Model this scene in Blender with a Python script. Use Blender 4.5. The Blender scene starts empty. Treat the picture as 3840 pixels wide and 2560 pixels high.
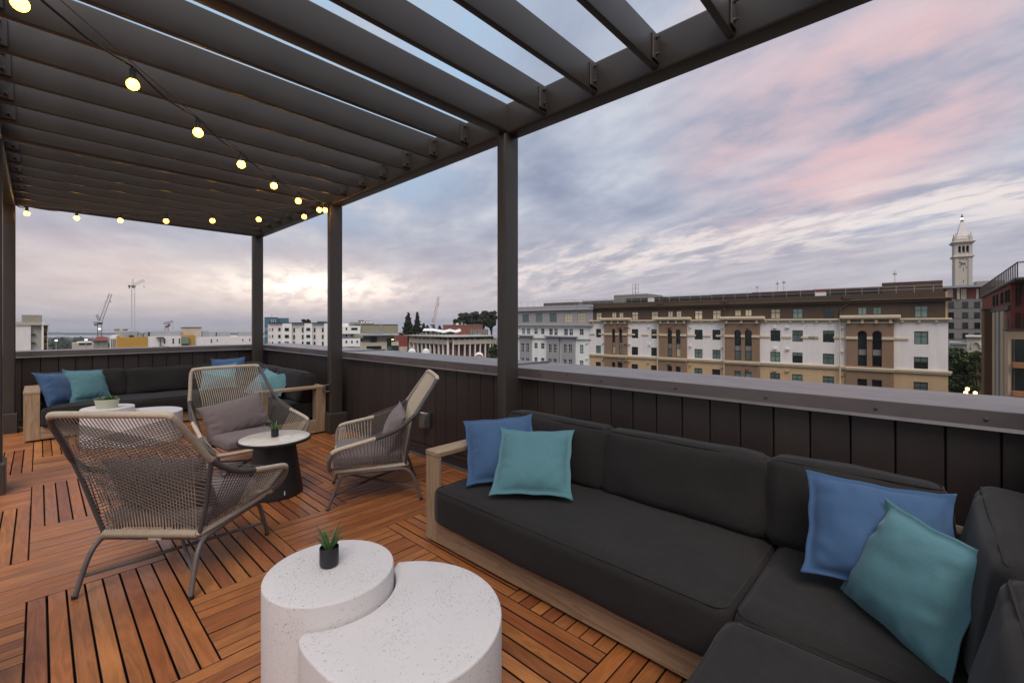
import bpy, bmesh, math, random
from mathutils import Vector, Matrix, noise as mnoise
from mathutils.geometry import tessellate_polygon
random.seed(7)
R = math.radians
C = bpy.context.scene.collection
SC = bpy.context.scene

# ------------------------------------------------------------------ camera
# World axes: +Y runs along the right-hand parapet away from the camera, +X across the terrace.
H = 1.51; FOC = 1663.0; CX = 1920.0; CY = 1216.0
TH = math.atan2(1774.0, FOC)
FW = (math.sin(TH), math.cos(TH)); RT = (FW[1], -FW[0])
cam = bpy.data.cameras.new('camera'); camo = bpy.data.objects.new('camera', cam); C.objects.link(camo)
cam.sensor_fit = 'HORIZONTAL'; cam.sensor_width = 36.0; cam.lens = FOC/3840*36.0
cam.shift_y = -64.0/3840
cam.clip_start = 0.05; cam.clip_end = 60000
camo.location = (0, 0, H); camo.rotation_euler = (R(90), 0, -TH)
SC.camera = camo
SC.view_settings.view_transform = 'Standard'; SC.view_settings.look = 'None'
SC.view_settings.exposure = 0.9; SC.view_settings.gamma = 1.0
SC.view_settings.use_curve_mapping = False
SC.render.engine = 'CYCLES'
SC.cycles.max_bounces = 6; SC.cycles.diffuse_bounces = 3; SC.cycles.glossy_bounces = 3
SC.cycles.use_denoising = True
SC.cycles.sample_clamp_indirect = 4.0
SC.cycles.caustics_reflective = False; SC.cycles.caustics_refractive = False

def ray(px, py):
    a = (px-CX)/FOC
    return Vector((FW[0]+a*RT[0], FW[1]+a*RT[1], -(py-CY)/FOC))
def at_depth(px, py, d): return Vector((0, 0, H)) + ray(px, py)*d
def at_z(px, py, z):
    r = ray(px, py); return Vector((0, 0, H)) + r*((z-H)/r.z)

# ------------------------------------------------------------------ node helpers
def N(nt, t, **kw):
    n = nt.nodes.new(t)
    for k, v in kw.items():
        if k.startswith('i_'):
            key = k[2:]
            n.inputs[int(key) if key.isdigit() else key].default_value = v
        else: setattr(n, k, v)
    return n
def math_n(nt, op, a, b=None, clamp=False):
    n = nt.nodes.new('ShaderNodeMath'); n.operation = op; n.use_clamp = clamp
    for i, v in enumerate((a, b)):
        if v is None: continue
        if isinstance(v, (int, float)): n.inputs[i].default_value = v
        else: nt.links.new(v, n.inputs[i])
    return n.outputs[0]
def mix_n(nt, f, a, b, mode='MIX'):
    n = nt.nodes.new('ShaderNodeMix'); n.data_type = 'RGBA'; n.blend_type = mode; n.clamp_factor = True
    for s, v in ((n.inputs[0], f), (n.inputs[6], a), (n.inputs[7], b)):
        if isinstance(v, (int, float)): s.default_value = v
        elif isinstance(v, tuple): s.default_value = (*v[:3], 1)
        else: nt.links.new(v, s)
    return n.outputs[2]
def ramp_n(nt, f, stops):
    n = nt.nodes.new('ShaderNodeValToRGB'); cr = n.color_ramp
    while len(cr.elements) < len(stops): cr.elements.new(0.5)
    for e, (p, c) in zip(cr.elements, stops):
        e.position = p; e.color = (*c, 1) if len(c) == 3 else c
    nt.links.new(f, n.inputs[0]); return n.outputs[0]
def mrange(nt, v, a, b, c=0.0, d=1.0, smooth=True):
    n = nt.nodes.new('ShaderNodeMapRange'); n.interpolation_type = 'SMOOTHSTEP' if smooth else 'LINEAR'; n.clamp = True
    nt.links.new(v, n.inputs[0])
    for i, x in enumerate((a, b, c, d)): n.inputs[1+i].default_value = x
    return n.outputs[0]

# ------------------------------------------------------------------ sky and sun
GAP_AZ = TH + math.atan((1150-CX)/FOC)      # azimuth of the bright gap, measured from +Y towards +X
SUN_AZ = R(-140); SUN_EL = R(56)                # veiled light comes over the left shoulder
W = bpy.data.worlds.new('World'); SC.world = W; W.use_nodes = True
nt = W.node_tree; nt.nodes.clear(); L = nt.links.new
out = N(nt, 'ShaderNodeOutputWorld')
sky = N(nt, 'ShaderNodeTexSky', sky_type='NISHITA', sun_disc=False, sun_elevation=SUN_EL, sun_rotation=SUN_AZ,
        air_density=1.2, dust_density=1.5, ozone_density=1.5)
bg1 = N(nt, 'ShaderNodeBackground', i_Strength=0.10); L(sky.outputs[0], bg1.inputs[0])
tc = N(nt, 'ShaderNodeTexCoord'); D = tc.outputs['Generated']
sep = N(nt, 'ShaderNodeSeparateXYZ'); L(D, sep.inputs[0])
zc = math_n(nt, 'MAXIMUM', sep.outputs[2], 0.0)
def dot(v):
    n = N(nt, 'ShaderNodeVectorMath', operation='DOT_PRODUCT'); L(D, n.inputs[0]); n.inputs[1].default_value = v
    return n.outputs['Value']
ga = GAP_AZ
along = (math.sin(ga), math.cos(ga), 0); across = (math.cos(ga), -math.sin(ga), 0)
den = math_n(nt, 'ADD', zc, 0.13)
u = math_n(nt, 'DIVIDE', dot(along), den); v = math_n(nt, 'DIVIDE', dot(across), den)
def cloud_vec(su, sv, o):
    c = N(nt, 'ShaderNodeCombineXYZ'); L(math_n(nt, 'MULTIPLY', u, su), c.inputs[0]); L(math_n(nt, 'MULTIPLY', v, sv), c.inputs[1]); c.inputs[2].default_value = o
    return c.outputs[0]
def noise_w(vec, scale, detail, rough, dist=0.0):
    n = N(nt, 'ShaderNodeTexNoise', i_Scale=scale, i_Detail=detail, i_Roughness=rough, i_Distortion=dist); L(vec, n.inputs['Vector']); return n.outputs[0]
n1 = noise_w(cloud_vec(1.1, 1.6, 3.1), 1.55, 11, 0.58, 0.10)
n2 = noise_w(cloud_vec(0.45, 0.8, 9.7), 0.75, 4, 0.5, 0.2)
n3 = noise_w(cloud_vec(1.0, 2.2, 5.3), 2.4, 9, 0.62, 0.15)
cl = ramp_n(nt, n1, [(0.30, (0.245, 0.275, 0.375)), (0.45, (0.33, 0.362, 0.455)), (0.57, (0.42, 0.45, 0.53)), (0.72, (0.56, 0.575, 0.63))])
az = dot(across)                         # sideways from the sunset azimuth
def gauss(x, c, w):
    d = math_n(nt, 'DIVIDE', math_n(nt, 'SUBTRACT', x, c), w)
    return math_n(nt, 'EXPONENT', math_n(nt, 'MULTIPLY', math_n(nt, 'MULTIPLY', d, d), -1.0))
# paler, thinner cloud higher up
cl = mix_n(nt, mrange(nt, zc, 0.35, 0.8, 0, 0.55), cl, (0.45, 0.53, 0.64))
bd = ray(1150, 60).normalized()
cl = mix_n(nt, math_n(nt, 'MULTIPLY', mrange(nt, dot(tuple(bd)), 0.90, 0.985), mrange(nt, n1, 0.62, 0.40)), cl, (0.36, 0.52, 0.70))
# pink afterglow patches
pd = ray(3050, 380).normalized()
pink = math_n(nt, 'MULTIPLY', mrange(nt, dot(tuple(pd)), 0.95, 0.994), mrange(nt, n2, 0.36, 0.55))
pink = math_n(nt, 'MULTIPLY', pink, mrange(nt, n1, 0.30, 0.62))
cl = mix_n(nt, math_n(nt, 'MULTIPLY', pink, 0.9), cl, (0.74, 0.45, 0.44))
low = mrange(nt, zc, 0.30, 0.02)
cl = mix_n(nt, math_n(nt, 'MULTIPLY', low, 0.62), cl, mix_n(nt, n2, (0.40, 0.335, 0.37), (0.52, 0.45, 0.47)))
# bright streaks rising to the right of the gap
b2 = math_n(nt, 'SUBTRACT', zc, math_n(nt, 'ADD', math_n(nt, 'MULTIPLY', az, 0.17), 0.035))
st = math_n(nt, 'MULTIPLY', gauss(b2, 0.0, 0.055), mrange(nt, az, 0.30, 0.45))
st = math_n(nt, 'MULTIPLY', st, mrange(nt, n3, 0.42, 0.62))
cl = mix_n(nt, math_n(nt, 'MULTIPLY', st, 0.85), cl, (0.80, 0.70, 0.66))
# warm glow round the gap and the gap itself
fwd = mrange(nt, dot(along), 0.0, 0.3)
g1 = math_n(nt, 'MULTIPLY', math_n(nt, 'MULTIPLY', gauss(zc, 0.075, 0.075), gauss(az, -0.16, 0.40)), fwd)
cl = mix_n(nt, math_n(nt, 'MULTIPLY', g1, 0.75), cl, mix_n(nt, n1, (0.58, 0.44, 0.40), (0.82, 0.68, 0.62)))
g2 = math_n(nt, 'MULTIPLY', math_n(nt, 'MULTIPLY', gauss(zc, 0.078, 0.036), gauss(az, 0.02, 0.17)), fwd)
g2 = math_n(nt, 'MULTIPLY', g2, mrange(nt, n3, 0.34, 0.60, 0.25, 1.0))
cl = mix_n(nt, math_n(nt, 'MULTIPLY', g2, 1.0), cl, (1.45, 1.20, 1.02))
bg2 = N(nt, 'ShaderNodeBackground', i_Strength=0.64); L(cl, bg2.inputs[0])
cov = mrange(nt, n2, 0.25, 0.5, 0.86, 0.985)
mx = N(nt, 'ShaderNodeMixShader'); L(cov, mx.inputs[0]); L(bg1.outputs[0], mx.inputs[1]); L(bg2.outputs[0], mx.inputs[2])
L(mx.outputs[0], out.inputs[0])

sl = bpy.data.lights.new('sun', 'SUN'); slo = bpy.data.objects.new('sun', sl); C.objects.link(slo)
sl.energy = 1.5; sl.angle = R(38); sl.color = (1.0, 0.90, 0.81)
sd = Vector((math.sin(SUN_AZ)*math.cos(SUN_EL), math.cos(SUN_AZ)*math.cos(SUN_EL), math.sin(SUN_EL)))
slo.rotation_euler = sd.to_track_quat('Z', 'Y').to_euler(); slo.location = (0, 0, 40)

# ------------------------------------------------------------------ materials
MATS = {}
def mat(name, col, rough=0.5, metal=0.0, spec=0.5, noise=0.0, nscale=8.0, bump=0.0, bscale=60.0, stretch=None, sheen=0.0, emit=None, estr=0.0, coat=0.0, rand=0.0):
    m = bpy.data.materials.new(name); m.use_nodes = True; t = m.node_tree
    b = t.nodes['Principled BSDF']
    b.inputs['Base Color'].default_value = (*col, 1); b.inputs['Roughness'].default_value = rough
    b.inputs['Metallic'].default_value = metal; b.inputs['Specular IOR Level'].default_value = spec
    b.inputs['Coat Weight'].default_value = coat
    if sheen: b.inputs['Sheen Weight'].default_value = sheen; b.inputs['Sheen Roughness'].default_value = 0.5
    if emit: b.inputs['Emission Color'].default_value = (*emit, 1); b.inputs['Emission Strength'].default_value = estr
    co = t.nodes.new('ShaderNodeTexCoord'); vec = co.outputs['Object']
    if stretch:
        mp = t.nodes.new('ShaderNodeMapping'); t.links.new(vec, mp.inputs[0]); mp.inputs['Scale'].default_value = stretch; vec = mp.outputs[0]
    if noise or rand:
        c = None
        if noise:
            n = N(t, 'ShaderNodeTexNoise', i_Scale=nscale, i_Detail=6.0, i_Roughness=0.6); t.links.new(vec, n.inputs['Vector'])
            f = mrange(t, n.outputs[0], 0.25, 0.75, 1-noise, 1+noise, smooth=False)
            mm = t.nodes.new('ShaderNodeVectorMath'); mm.operation = 'SCALE'; mm.inputs[0].default_value = col; t.links.new(f, mm.inputs['Scale']); c = mm.outputs[0]
            t.links.new(mrange(t, n.outputs[0], 0.2, 0.8, max(0.02, rough-0.08), min(1, rough+0.08)), b.inputs['Roughness'])
        if rand:
            oi = t.nodes.new('ShaderNodeObjectInfo'); f2 = mrange(t, oi.outputs['Random'], 0, 1, 1-rand, 1+rand, smooth=False)
            m2 = t.nodes.new('ShaderNodeVectorMath'); m2.operation = 'SCALE'
            if c is None: m2.inputs[0].default_value = col
            else: t.links.new(c, m2.inputs[0])
            t.links.new(f2, m2.inputs['Scale']); c = m2.outputs[0]
        t.links.new(c, b.inputs['Base Color'])
    if bump:
        n = N(t, 'ShaderNodeTexNoise', i_Scale=bscale, i_Detail=4.0); t.links.new(vec, n.inputs['Vector'])
        bp = N(t, 'ShaderNodeBump', i_Strength=bump, i_Distance=0.01); t.links.new(n.outputs[0], bp.inputs['Height']); t.links.new(bp.outputs[0], b.inputs['Normal'])
    MATS[name] = m; return m

mat('steel', (0.049, 0.041, 0.036), 0.38, spec=0.5, noise=0.10, nscale=3, bump=0.02, bscale=400)
mat('board', (0.042, 0.031, 0.027), 0.42, noise=0.12, nscale=4, bump=0.05, bscale=120, rand=0.12)
mat('capmetal', (0.115, 0.095, 0.091), 0.34, spec=0.9, noise=0.14, nscale=5, bump=0.03, bscale=14)
mat('flashing', (0.16, 0.15, 0.145), 0.4, metal=0.6, noise=0.2)
mat('bolt', (0.12, 0.11, 0.10), 0.35, metal=0.7)
mat('blackrubber', (0.014, 0.013, 0.013), 0.6)
mat('framemetal', (0.115, 0.100, 0.097), 0.45, noise=0.08, bump=0.03, bscale=500)
mat('cord_beige', (0.56, 0.47, 0.36), 0.8, noise=0.12, nscale=30, bump=0.3, bscale=900)
mat('cord_taupe', (0.215, 0.182, 0.16), 0.8, noise=0.12, nscale=30, bump=0.3, bscale=900)
mat('cord_light', (0.36, 0.30, 0.23), 0.8, noise=0.12, nscale=30, bump=0.3, bscale=900)
mat('cord_slate', (0.115, 0.105, 0.108), 0.8, noise=0.12, nscale=30, bump=0.3, bscale=900)
mat('cord_umber', (0.175, 0.147, 0.127), 0.8, noise=0.12, nscale=30, bump=0.3, bscale=900)
mat('cord_dark', (0.072, 0.063, 0.064), 0.8, noise=0.12, nscale=30, bump=0.3, bscale=900)
mat('soil', (0.018, 0.015, 0.013), 0.95, noise=0.5, nscale=80, bump=0.8, bscale=180)
mat('pot_black', (0.018, 0.019, 0.021), 0.45, bump=0.05, bscale=80)
mat('pot_green', (0.52, 0.57, 0.42), 0.5, noise=0.05)
mat('leaf', (0.075, 0.150, 0.040), 0.45, noise=0.35, nscale=14, rand=0.35)
mat('leaf_tip', (0.10, 0.03, 0.02), 0.5)
mat('succulent', (0.20, 0.24, 0.18), 0.5, noise=0.4, nscale=30, rand=0.45)
mat('bulb_glow', (1, 0.8, 0.5), 0.3, emit=(1.0, 0.42, 0.028), estr=13.0)
mat('white_plastic', (0.75, 0.74, 0.72), 0.4)
mat('smoked_cover', (0.10, 0.095, 0.085), 0.25, noise=0.1)

def cloth_mat(name, col, weave=900, var=0.10, sheen=0.25, big=2.5):
    m = bpy.data.materials.new(name); m.use_nodes = True; t = m.node_tree; b = t.nodes['Principled BSDF']
    b.inputs['Roughness'].default_value = 0.88; b.inputs['Sheen Weight'].default_value = sheen; b.inputs['Sheen Roughness'].default_value = 0.4
    b.inputs['Specular IOR Level'].default_value = 0.25
    co = t.nodes.new('ShaderNodeTexCoord')
    def nz(scale, st, det=3.0):
        mp = t.nodes.new('ShaderNodeMapping'); mp.inputs['Scale'].default_value = st; t.links.new(co.outputs['Object'], mp.inputs[0])
        n = N(t, 'ShaderNodeTexNoise', i_Scale=scale, i_Detail=det, i_Roughness=0.6); t.links.new(mp.outputs[0], n.inputs['Vector']); return n.outputs[0]
    a = nz(weave*0.25, (1, 1, 0.12)); c = nz(weave*0.25, (0.1, 0.1, 1)); d = nz(big, (1, 1, 1), 5.0)
    s = math_n(t, 'ADD', math_n(t, 'MULTIPLY', math_n(t, 'ADD', a, c), 0.5*var*3), math_n(t, 'MULTIPLY', d, var*1.6))
    f = mrange(t, s, var*1.4, var*3.4, 1-var*1.9, 1+var*1.9, smooth=False)
    mm = t.nodes.new('ShaderNodeVectorMath'); mm.operation = 'SCALE'; mm.inputs[0].default_value = col; t.links.new(f, mm.inputs['Scale'])
    t.links.new(mm.outputs[0], b.inputs['Base Color'])
    bp = N(t, 'ShaderNodeBump', i_Strength=0.25, i_Distance=0.002); t.links.new(math_n(t, 'ADD', a, c), bp.inputs['Height']); t.links.new(bp.outputs[0], b.inputs['Normal'])
    MATS[name] = m
cloth_mat('charcoal', (0.023, 0.0205, 0.0195), var=0.20, sheen=0.08)
cloth_mat('blue_cloth', (0.050, 0.102, 0.200), var=0.06, sheen=0.2)
cloth_mat('teal_cloth', (0.090, 0.205, 0.230), var=0.08, sheen=0.2)
cloth_mat('pale_teal_cloth', (0.13, 0.27, 0.31), var=0.09, sheen=0.2)
cloth_mat('mauve_cloth', (0.190, 0.150, 0.146), var=0.07, sheen=0.2)

def wood_grain(name, c1, c2, c3, axis, rough=0.55, sc=1.0):
    m = bpy.data.materials.new(name); m.use_nodes = True; t = m.node_tree; b = t.nodes['Principled BSDF']
    co = t.nodes.new('ShaderNodeTexCoord'); mp = t.nodes.new('ShaderNodeMapping'); t.links.new(co.outputs['Object'], mp.inputs[0])
    st = [14.0*sc]*3; st[axis] = 0.9*sc; mp.inputs['Scale'].default_value = st
    n = N(t, 'ShaderNodeTexNoise', i_Scale=1.0, i_Detail=3.0, i_Roughness=0.5, i_Distortion=0.6); t.links.new(mp.outputs[0], n.inputs['Vector'])
    rings = math_n(t, 'FRACT', math_n(t, 'MULTIPLY', n.outputs[0], 7.0))
    n2_ = N(t, 'ShaderNodeTexNoise', i_Scale=9.0, i_Detail=6.0, i_Roughness=0.7); t.links.new(mp.outputs[0], n2_.inputs['Vector'])
    s = math_n(t, 'ADD', math_n(t, 'MULTIPLY', rings, 0.45), math_n(t, 'MULTIPLY', n2_.outputs[0], 0.55))
    t.links.new(ramp_n(t, s, [(0.2, c1), (0.5, c2), (0.8, c3)]), b.inputs['Base Color'])
    b.inputs['Roughness'].default_value = rough
    bp = N(t, 'ShaderNodeBump', i_Strength=0.2, i_Distance=0.002); t.links.new(s, bp.inputs['Height']); t.links.new(bp.outputs[0], b.inputs['Normal'])
    MATS[name] = m
for ax, nm in enumerate('xyz'):
    wood_grain('teak_'+nm, (0.24, 0.155, 0.090), (0.34, 0.232, 0.142), (0.42, 0.30, 0.19), ax)

def deck_mat():
    m = bpy.data.materials.new('deck_wood'); m.use_nodes = True; t = m.node_tree; b = t.nodes['Principled BSDF']
    at = N(t, 'ShaderNodeAttribute', attribute_name='pl')         # plank coordinates: along, across, up (metres)
    oi = t.nodes.new('ShaderNodeObjectInfo'); ge = t.nodes.new('ShaderNodeNewGeometry')
    rnd = math_n(t, 'FRACT', math_n(t, 'ADD', oi.outputs['Random'], ge.outputs['Random Per Island']))
    off = t.nodes.new('ShaderNodeCombineXYZ'); t.links.new(math_n(t, 'MULTIPLY', rnd, 37.0), off.inputs[0]); t.links.new(math_n(t, 'MULTIPLY', rnd, 91.0), off.inputs[1])
    va = N(t, 'ShaderNodeVectorMath', operation='ADD'); t.links.new(at.outputs['Vector'], va.inputs[0]); t.links.new(off.outputs[0], va.inputs[1])
    mp = t.nodes.new('ShaderNodeMapping'); mp.inputs['Scale'].default_value = (1.6, 13, 13); t.links.new(va.outputs[0], mp.inputs[0])
    n = N(t, 'ShaderNodeTexNoise', i_Scale=1.0, i_Detail=3.0, i_Roughness=0.5, i_Distortion=0.9); t.links.new(mp.outputs[0], n.inputs['Vector'])
    rings = math_n(t, 'FRACT', math_n(t, 'MULTIPLY', n.outputs[0], 6.0))
    rings = math_n(t, 'ABSOLUTE', math_n(t, 'SUBTRACT', math_n(t, 'MULTIPLY', rings, 2.0), 1.0))
    mp2 = t.nodes.new('ShaderNodeMapping'); mp2.inputs['Scale'].default_value = (3, 120, 120); t.links.new(va.outputs[0], mp2.inputs[0])
    fine = N(t, 'ShaderNodeTexNoise', i_Scale=1.0, i_Detail=5.0, i_Roughness=0.7); t.links.new(mp2.outputs[0], fine.inputs['Vector'])
    blot = N(t, 'ShaderNodeTexNoise', i_Scale=2.6, i_Detail=4.0, i_Roughness=0.6); t.links.new(va.outputs[0], blot.inputs['Vector'])
    base = ramp_n(t, rnd, [(0.0, (0.225, 0.075, 0.024)), (0.2, (0.36, 0.135, 0.044)), (0.4, (0.285, 0.100, 0.034)), (0.55, (0.42, 0.165, 0.050)),
                           (0.7, (0.215, 0.066, 0.028)), (0.85, (0.37, 0.125, 0.034)), (1.0, (0.31, 0.118, 0.047))])
    s = math_n(t, 'ADD', math_n(t, 'ADD', math_n(t, 'MULTIPLY', rings, 0.28), math_n(t, 'MULTIPLY', fine.outputs[0], 0.55)), math_n(t, 'MULTIPLY', blot.outputs[0], 0.55))
    f = mrange(t, s, 0.35, 1.0, 0.62, 1.32, smooth=False)
    mm = t.nodes.new('ShaderNodeVectorMath'); mm.operation = 'SCALE'; t.links.new(base, mm.inputs[0]); t.links.new(f, mm.inputs['Scale'])
    # pale wear scuffs
    sc = N(t, 'ShaderNodeTexNoise', i_Scale=7.0, i_Detail=8.0, i_Roughness=0.75); t.links.new(va.outputs[0], sc.inputs['Vector'])
    col = mix_n(t, math_n(t, 'MULTIPLY', mrange(t, sc.outputs[0], 0.62, 0.75), 0.35), mm.outputs[0], (0.42, 0.27, 0.17))
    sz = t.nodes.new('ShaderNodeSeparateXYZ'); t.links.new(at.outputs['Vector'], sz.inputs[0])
    col = mix_n(t, mrange(t, sz.outputs[2], -0.0005, -0.0035), col, (0.022, 0.012, 0.008))  # plank sides coloured dark: the shade in the gaps is painted in
    t.links.new(col, b.inputs['Base Color'])
    t.links.new(mrange(t, math_n(t, 'ADD', blot.outputs[0], math_n(t, 'MULTIPLY', fine.outputs[0], 0.4)), 0.45, 0.95, 0.27, 0.50), b.inputs['Roughness'])
    bp = N(t, 'ShaderNodeBump', i_Strength=0.22, i_Distance=0.002); t.links.new(s, bp.inputs['Height']); t.links.new(bp.outputs[0], b.inputs['Normal'])
    MATS['deck'] = m
deck_mat()

def travertine():
    m = bpy.data.materials.new('white_concrete'); m.use_nodes = True; t = m.node_tree; b = t.nodes['Principled BSDF']
    co = t.nodes.new('ShaderNodeTexCoord')
    mp = t.nodes.new('ShaderNodeMapping'); mp.inputs['Rotation'].default_value = (0.3, 0.2, 0.7); mp.inputs['Scale'].default_value = (1, 1.9, 1.3); t.links.new(co.outputs['Object'], mp.inputs[0])
    a = N(t, 'ShaderNodeTexNoise', i_Scale=125.0, i_Detail=2.0, i_Roughness=0.5, i_Distortion=0.4); t.links.new(mp.outputs[0], a.inputs['Vector'])
    d = N(t, 'ShaderNodeTexNoise', i_Scale=7.0, i_Detail=3.0); t.links.new(co.outputs['Object'], d.inputs['Vector'])
    pit = mrange(t, math_n(t, 'ADD', a.outputs[0], math_n(t, 'MULTIPLY', d.outputs[0], 0.22)), 0.775, 0.81)
    big = N(t, 'ShaderNodeTexNoise', i_Scale=3.0, i_Detail=4.0); t.links.new(co.outputs['Object'], big.inputs['Vector'])
    base = mix_n(t, big.outputs[0], (0.60, 0.56, 0.548), (0.69, 0.655, 0.645))
    t.links.new(mix_n(t, math_n(t, 'MULTIPLY', pit, 0.62), base, (0.13, 0.12, 0.115)), b.inputs['Base Color'])
    b.inputs['Roughness'].default_value = 0.75; b.inputs['Specular IOR Level'].default_value = 0.3
    bp = N(t, 'ShaderNodeBump', i_Strength=0.7, i_Distance=0.004, invert=True); t.links.new(pit, bp.inputs['Height']); t.links.new(bp.outputs[0], b.inputs['Normal'])
    MATS['concrete'] = m
travertine()
def marble():
    m = bpy.data.materials.new('cream_stone'); m.use_nodes = True; t = m.node_tree; b = t.nodes['Principled BSDF']
    co = t.nodes.new('ShaderNodeTexCoord'); mp = t.nodes.new('ShaderNodeMapping'); mp.inputs['Rotation'].default_value = (0, 0, 0.5); mp.inputs['Scale'].default_value = (1.0, 4, 1); t.links.new(co.outputs['Object'], mp.inputs[0])
    a = N(t, 'ShaderNodeTexNoise', i_Scale=1.4, i_Detail=5.0, i_Distortion=0.8); t.links.new(mp.outputs[0], a.inputs['Vector'])
    v_ = math_n(t, 'ABSOLUTE', math_n(t, 'SUBTRACT', a.outputs[0], 0.5))
    t.links.new(mix_n(t, mrange(t, v_, 0.014, 0.0), (0.74, 0.67, 0.57), (0.50, 0.38, 0.27)), b.inputs['Base Color'])
    b.inputs['Roughness'].default_value = 0.22
    MATS['marble'] = m
marble()
def stucco(name, col, nz=0.10, bump=0.15, stain=True):
    m = bpy.data.materials.new(name); m.use_nodes = True; t = m.node_tree; b = t.nodes['Principled BSDF']
    co = t.nodes.new('ShaderNodeTexCoord'); mp = t.nodes.new('ShaderNodeMapping'); mp.inputs['Scale'].default_value = (1.3, 1.3, 0.25); t.links.new(co.outputs['Object'], mp.inputs[0])
    a = N(t, 'ShaderNodeTexNoise', i_Scale=0.9, i_Detail=7.0, i_Roughness=0.65); t.links.new(mp.outputs[0], a.inputs['Vector'])
    f = mrange(t, a.outputs[0], 0.25, 0.75, 1-nz, 1+nz, smooth=False)
    mm = t.nodes.new('ShaderNodeVectorMath'); mm.operation = 'SCALE'; mm.inputs[0].default_value = col; t.links.new(f, mm.inputs['Scale']); t.links.new(mm.outputs[0], b.inputs['Base Color'])
    b.inputs['Roughness'].default_value = 0.9; b.inputs['Specular IOR Level'].default_value = 0.2
    MATS[name] = m
for nm, c in dict(st_white=(0.70, 0.65, 0.63), st_brown=(0.235, 0.150, 0.100), st_attic=(0.085, 0.058, 0.042), st_cream=(0.56, 0.46, 0.325), st_tan=(0.50, 0.345, 0.205),
                  st_gray=(0.32, 0.30, 0.31), st_white2=(0.74, 0.73, 0.71), st_conc=(0.36, 0.33, 0.29), st_taupe=(0.27, 0.245, 0.215), st_red=(0.195, 0.060, 0.042), st_redbrick=(0.24, 0.095, 0.075),
                  st_yellow=(0.45, 0.25, 0.055), st_blue=(0.075, 0.145, 0.20), st_beige=(0.45, 0.39, 0.32), st_greyp=(0.30, 0.31, 0.325), st_stone=(0.50, 0.445, 0.385),
                  st_tilebrown=(0.155, 0.088, 0.045), st_midgray=(0.205, 0.19, 0.175), st_dark=(0.03, 0.027, 0.027), st_roofred=(0.20, 0.055, 0.045), st_pink=(0.40, 0.30, 0.28), st_olive=(0.27, 0.245, 0.18),
                  st_wood=(0.30, 0.14, 0.07), st_tilebuff=(0.45, 0.32, 0.21)).items(): stucco(nm, c)
mat('glass_dark', (0.012, 0.016, 0.017), 0.06, spec=0.7, rand=0.5)
mat('glass_green', (0.14, 0.20, 0.175), 0.12, spec=0.6, rand=0.45)
mat('sunset_reflect_blind', (0.60, 0.50, 0.34), 0.25, spec=0.5, rand=0.25)  # sunset reflection painted as pane colour; also used on blinds
mat('frame_dark', (0.022, 0.022, 0.022), 0.5)
mat('frame_white', (0.62, 0.62, 0.60), 0.5)
mat('rail', (0.36, 0.33, 0.31), 0.45, metal=0.3)
mat('louver', (0.055, 0.042, 0.036), 0.6)
mat('louver_gray', (0.22, 0.20, 0.19), 0.6)
mat('conifer', (0.024, 0.034, 0.018), 0.8, noise=0.4, nscale=2, rand=0.2)
mat('broadleaf', (0.045, 0.068, 0.022), 0.7, noise=0.5, nscale=1.0, rand=0.2)
mat('eucalyptus', (0.042, 0.052, 0.030), 0.7, noise=0.4, nscale=0.6, rand=0.2)
mat('bark', (0.07, 0.05, 0.035), 0.9, noise=0.3)
mat('ground', (0.075, 0.085, 0.055), 0.95, noise=0.5, nscale=0.01)
mat('street', (0.05, 0.05, 0.052), 0.85, noise=0.2, nscale=0.4)
mat('water', (0.10, 0.13, 0.16), 0.12, spec=0.5)
mat('hills', (0.05, 0.065, 0.05), 0.95, noise=0.4, nscale=0.004)
mat('crane_white', (0.55, 0.52, 0.48), 0.5)
mat('crane_red', (0.22, 0.035, 0.035), 0.5)
mat('crane_dark', (0.06, 0.045, 0.045), 0.5)
mat('crane_teal', (0.05, 0.16, 0.17), 0.5)
mat('crane_yellow', (0.45, 0.28, 0.14), 0.5)
mat('lamp_glow', (1, .8, .5), 0.4, emit=(1.0, 0.62, 0.22), estr=3.0)
mat('lamp_white', (1, 1, 1), 0.4, emit=(1.0, 0.93, 0.82), estr=1.2)

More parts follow.
